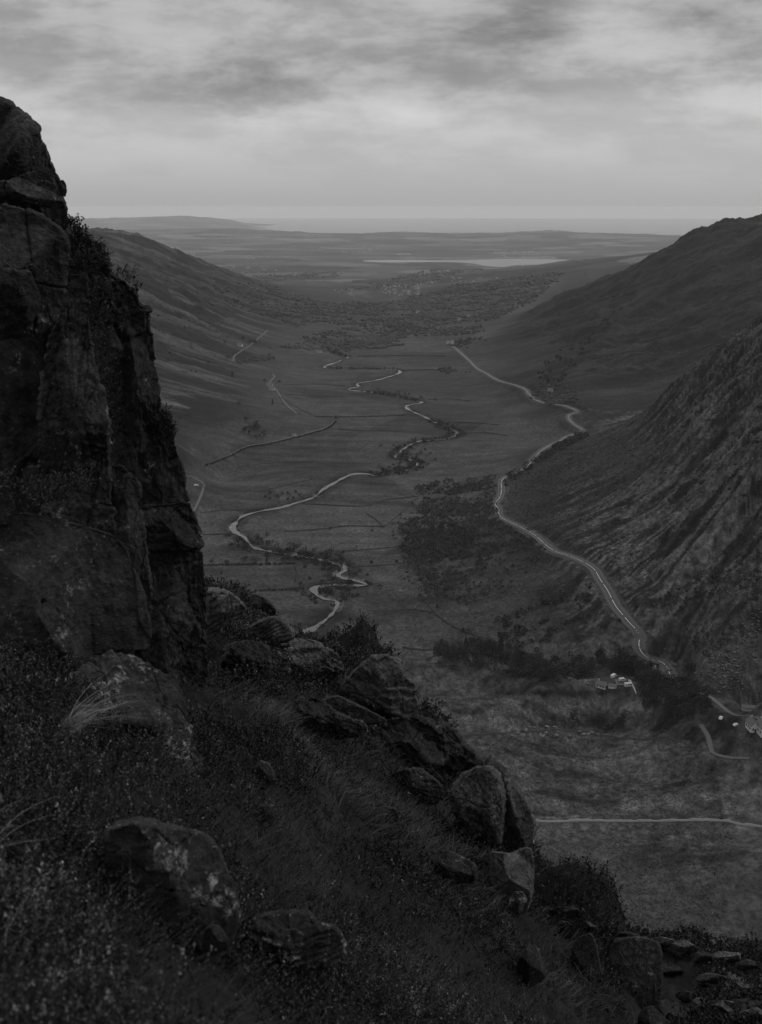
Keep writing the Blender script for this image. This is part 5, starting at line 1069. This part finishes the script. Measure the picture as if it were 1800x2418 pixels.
cx2 = N(nt, 'ShaderNodeCombineXYZ'); nt.links.new(ax, cx2.inputs[0]); nt.links.new(mth(nt, 'MULTIPLY', ez, 2.9), cx2.inputs[1])
wn = N(nt, 'ShaderNodeTexNoise'); wn.inputs['Scale'].default_value = 9; wn.inputs['Detail'].default_value = 9; wn.inputs['Roughness'].default_value = .62
nt.links.new(cx2.outputs[0], wn.inputs['Vector'])
ws = N(nt, 'ShaderNodeSeparateColor'); nt.links.new(wn.outputs['Color'], ws.inputs[0])
axw = mth(nt, 'MULTIPLY_ADD', mth(nt, 'SUBTRACT', ws.outputs[0], .5), .17, ax)
ezw = mth(nt, 'MULTIPLY_ADD', mth(nt, 'SUBTRACT', ws.outputs[1], .5), .075, ez)
front = mapr(nt, y_, .3, .6, 0, 1)
def cloud(u, v, a, b, amp, rot=0.0):
    azc, t = ray(u * K, v * K); cxx = math.tan(float(azc)); cy = float(t) / math.cos(float(azc))
    a = a * K / F; b = b * K / F; c, s = math.cos(rot), math.sin(rot)
    dx = mth(nt, 'SUBTRACT', axw, cxx); dy = mth(nt, 'SUBTRACT', ezw, cy)
    p = mth(nt, 'ADD', mth(nt, 'MULTIPLY', dx, c / a), mth(nt, 'MULTIPLY', dy, s / a))
    q = mth(nt, 'ADD', mth(nt, 'MULTIPLY', dx, -s / b), mth(nt, 'MULTIPLY', dy, c / b))
    e = mth(nt, 'ADD', mth(nt, 'MULTIPLY', p, p), mth(nt, 'MULTIPLY', q, q))
    return mth(nt, 'MULTIPLY', mth(nt, 'POWER', 2.71828, mth(nt, 'MULTIPLY', e, -1.0)), amp)
cn3r = noise(nt, cx2.outputs[0], 5.6, 14, .6, .12)
sm_ = N(nt, 'ShaderNodeMapRange', interpolation_type='SMOOTHSTEP'); nt.links.new(cn3r, sm_.inputs[0]); sm_.inputs[1].default_value = .41; sm_.inputs[2].default_value = .59
cn3 = mth(nt, 'ADD', mth(nt, 'MULTIPLY', cn3r, .5), mth(nt, 'MULTIPLY_ADD', sm_.outputs[0], .14, .18))
tot = None
for args in ((560, 160, 170, 38, -.13, .05), (560, 212, 260, 20, -.09, 0), (1080, 45, 130, 55, -.19, .1), (800, 60, 130, 40, -.03, 0), (1560, 10, 150, 30, -.14, 0), (1560, 130, 150, 28, -.08, 0), (260, 190, 200, 30, -.05, 0), (150, 80, 180, 50, -.05, 0),
             (900, 165, 260, 25, -.07, 0), (640, 95, 160, 26, .05, .3), (1180, 205, 260, 20, .05, 0), (760, 245, 330, 22, .06, 0), (1150, 245, 160, 24, -.035, 0), (1480, 285, 170, 16, -.03, 0), (60, 150, 90, 25, .04, 0), (330, 290, 180, 14, -.03, 0), (1320, 90, 60, 60, .05, 0)):
    q = cloud(*args); tot = q if tot is None else mth(nt, 'ADD', tot, q)
tot = mth(nt, 'MULTIPLY', mth(nt, 'MULTIPLY', tot, .85), front)
basev = N(nt, 'ShaderNodeValToRGB'); nt.links.new(z_, basev.inputs[0])
cr_ = basev.color_ramp; cr_.interpolation = 'B_SPLINE'
for i, (p, c) in enumerate(((0, .39), (.025, .445), (.055, .495), (.082, .54), (.105, .43), (.14, .40), (.18, .40), (.32, .5), (1, 1.15))):
    e = cr_.elements[i] if i < 2 else cr_.elements.new(p); e.position = p; e.color = (c, c, c, 1)
bb = N(nt, 'ShaderNodeRGBToBW'); nt.links.new(basev.outputs[0], bb.inputs[0])
amp = mapr(nt, z_, .012, .11, 0.0, 1.0)
cn_ = mth(nt, 'MULTIPLY', mth(nt, 'ADD', mth(nt, 'MULTIPLY', mth(nt, 'SUBTRACT', cn, .5), .12), mth(nt, 'MULTIPLY', mth(nt, 'SUBTRACT', cn3, .5), .85)), amp)
f = mth(nt, 'ADD', mth(nt, 'ADD', bb.outputs[0], mth(nt, 'MULTIPLY', cn_, .95)), tot)
f = mth(nt, 'ADD', mth(nt, 'MULTIPLY', f, .93), mth(nt, 'MULTIPLY', bw.outputs[0], .010))
below = mapr(nt, z_, -.024, -.012, 0, 1)
f = mth(nt, 'ADD', mth(nt, 'MULTIPLY', f, below), mth(nt, 'MULTIPLY', mth(nt, 'SUBTRACT', 1.0, below), .03))
nt.links.new(mth(nt, 'MAXIMUM', f, .02), bg.inputs[0]); bg.inputs[1].default_value = 1.0
# ------------------------------------------------------------------ sun, haze, output
sl = bpy.data.lights.new('sun', 'SUN'); so = bpy.data.objects.new('sun', sl); COL.objects.link(so)
sl.energy = 1.0; sl.angle = R(12); sl.color = (1, .995, .985)
from mathutils import Vector
sd = Vector((math.sin(SUN_AZ) * math.cos(SUN_EL), math.cos(SUN_AZ) * math.cos(SUN_EL), math.sin(SUN_EL)))
so.rotation_euler = sd.to_track_quat('Z', 'Y').to_euler()
mh = bpy.data.materials.new('haze_air'); mh.use_nodes = True; nt = mh.node_tree; nt.nodes.clear()
o = nt.nodes.new('ShaderNodeOutputMaterial'); pv_ = nt.nodes.new('ShaderNodeVolumePrincipled'); nt.links.new(pv_.outputs[0], o.inputs['Volume'])
pv_.inputs['Color'].default_value = (.97, .97, .97, 1); pv_.inputs['Density'].default_value = 2.5e-5; pv_.inputs['Anisotropy'].default_value = 0.0
hz = MB(); hz.box((0, 26000, 190), (110000, 54000, 680)); ho = hz.build('haze', mh); tag(ho, kind='stuff')
S.render.engine = 'CYCLES'; c = S.cycles
c.max_bounces = 5; c.diffuse_bounces = 3; c.glossy_bounces = 2; c.transmission_bounces = 2; c.volume_bounces = 1; c.transparent_max_bounces = 8
c.use_denoising = True; c.sample_clamp_indirect = 4
try: c.use_adaptive_sampling = True; c.adaptive_threshold = .015
except Exception: pass
S.view_settings.view_transform = 'Standard'; S.view_settings.look = 'None'; S.view_settings.exposure = 0; S.view_settings.gamma = 1
print('script', time.time() - T0)
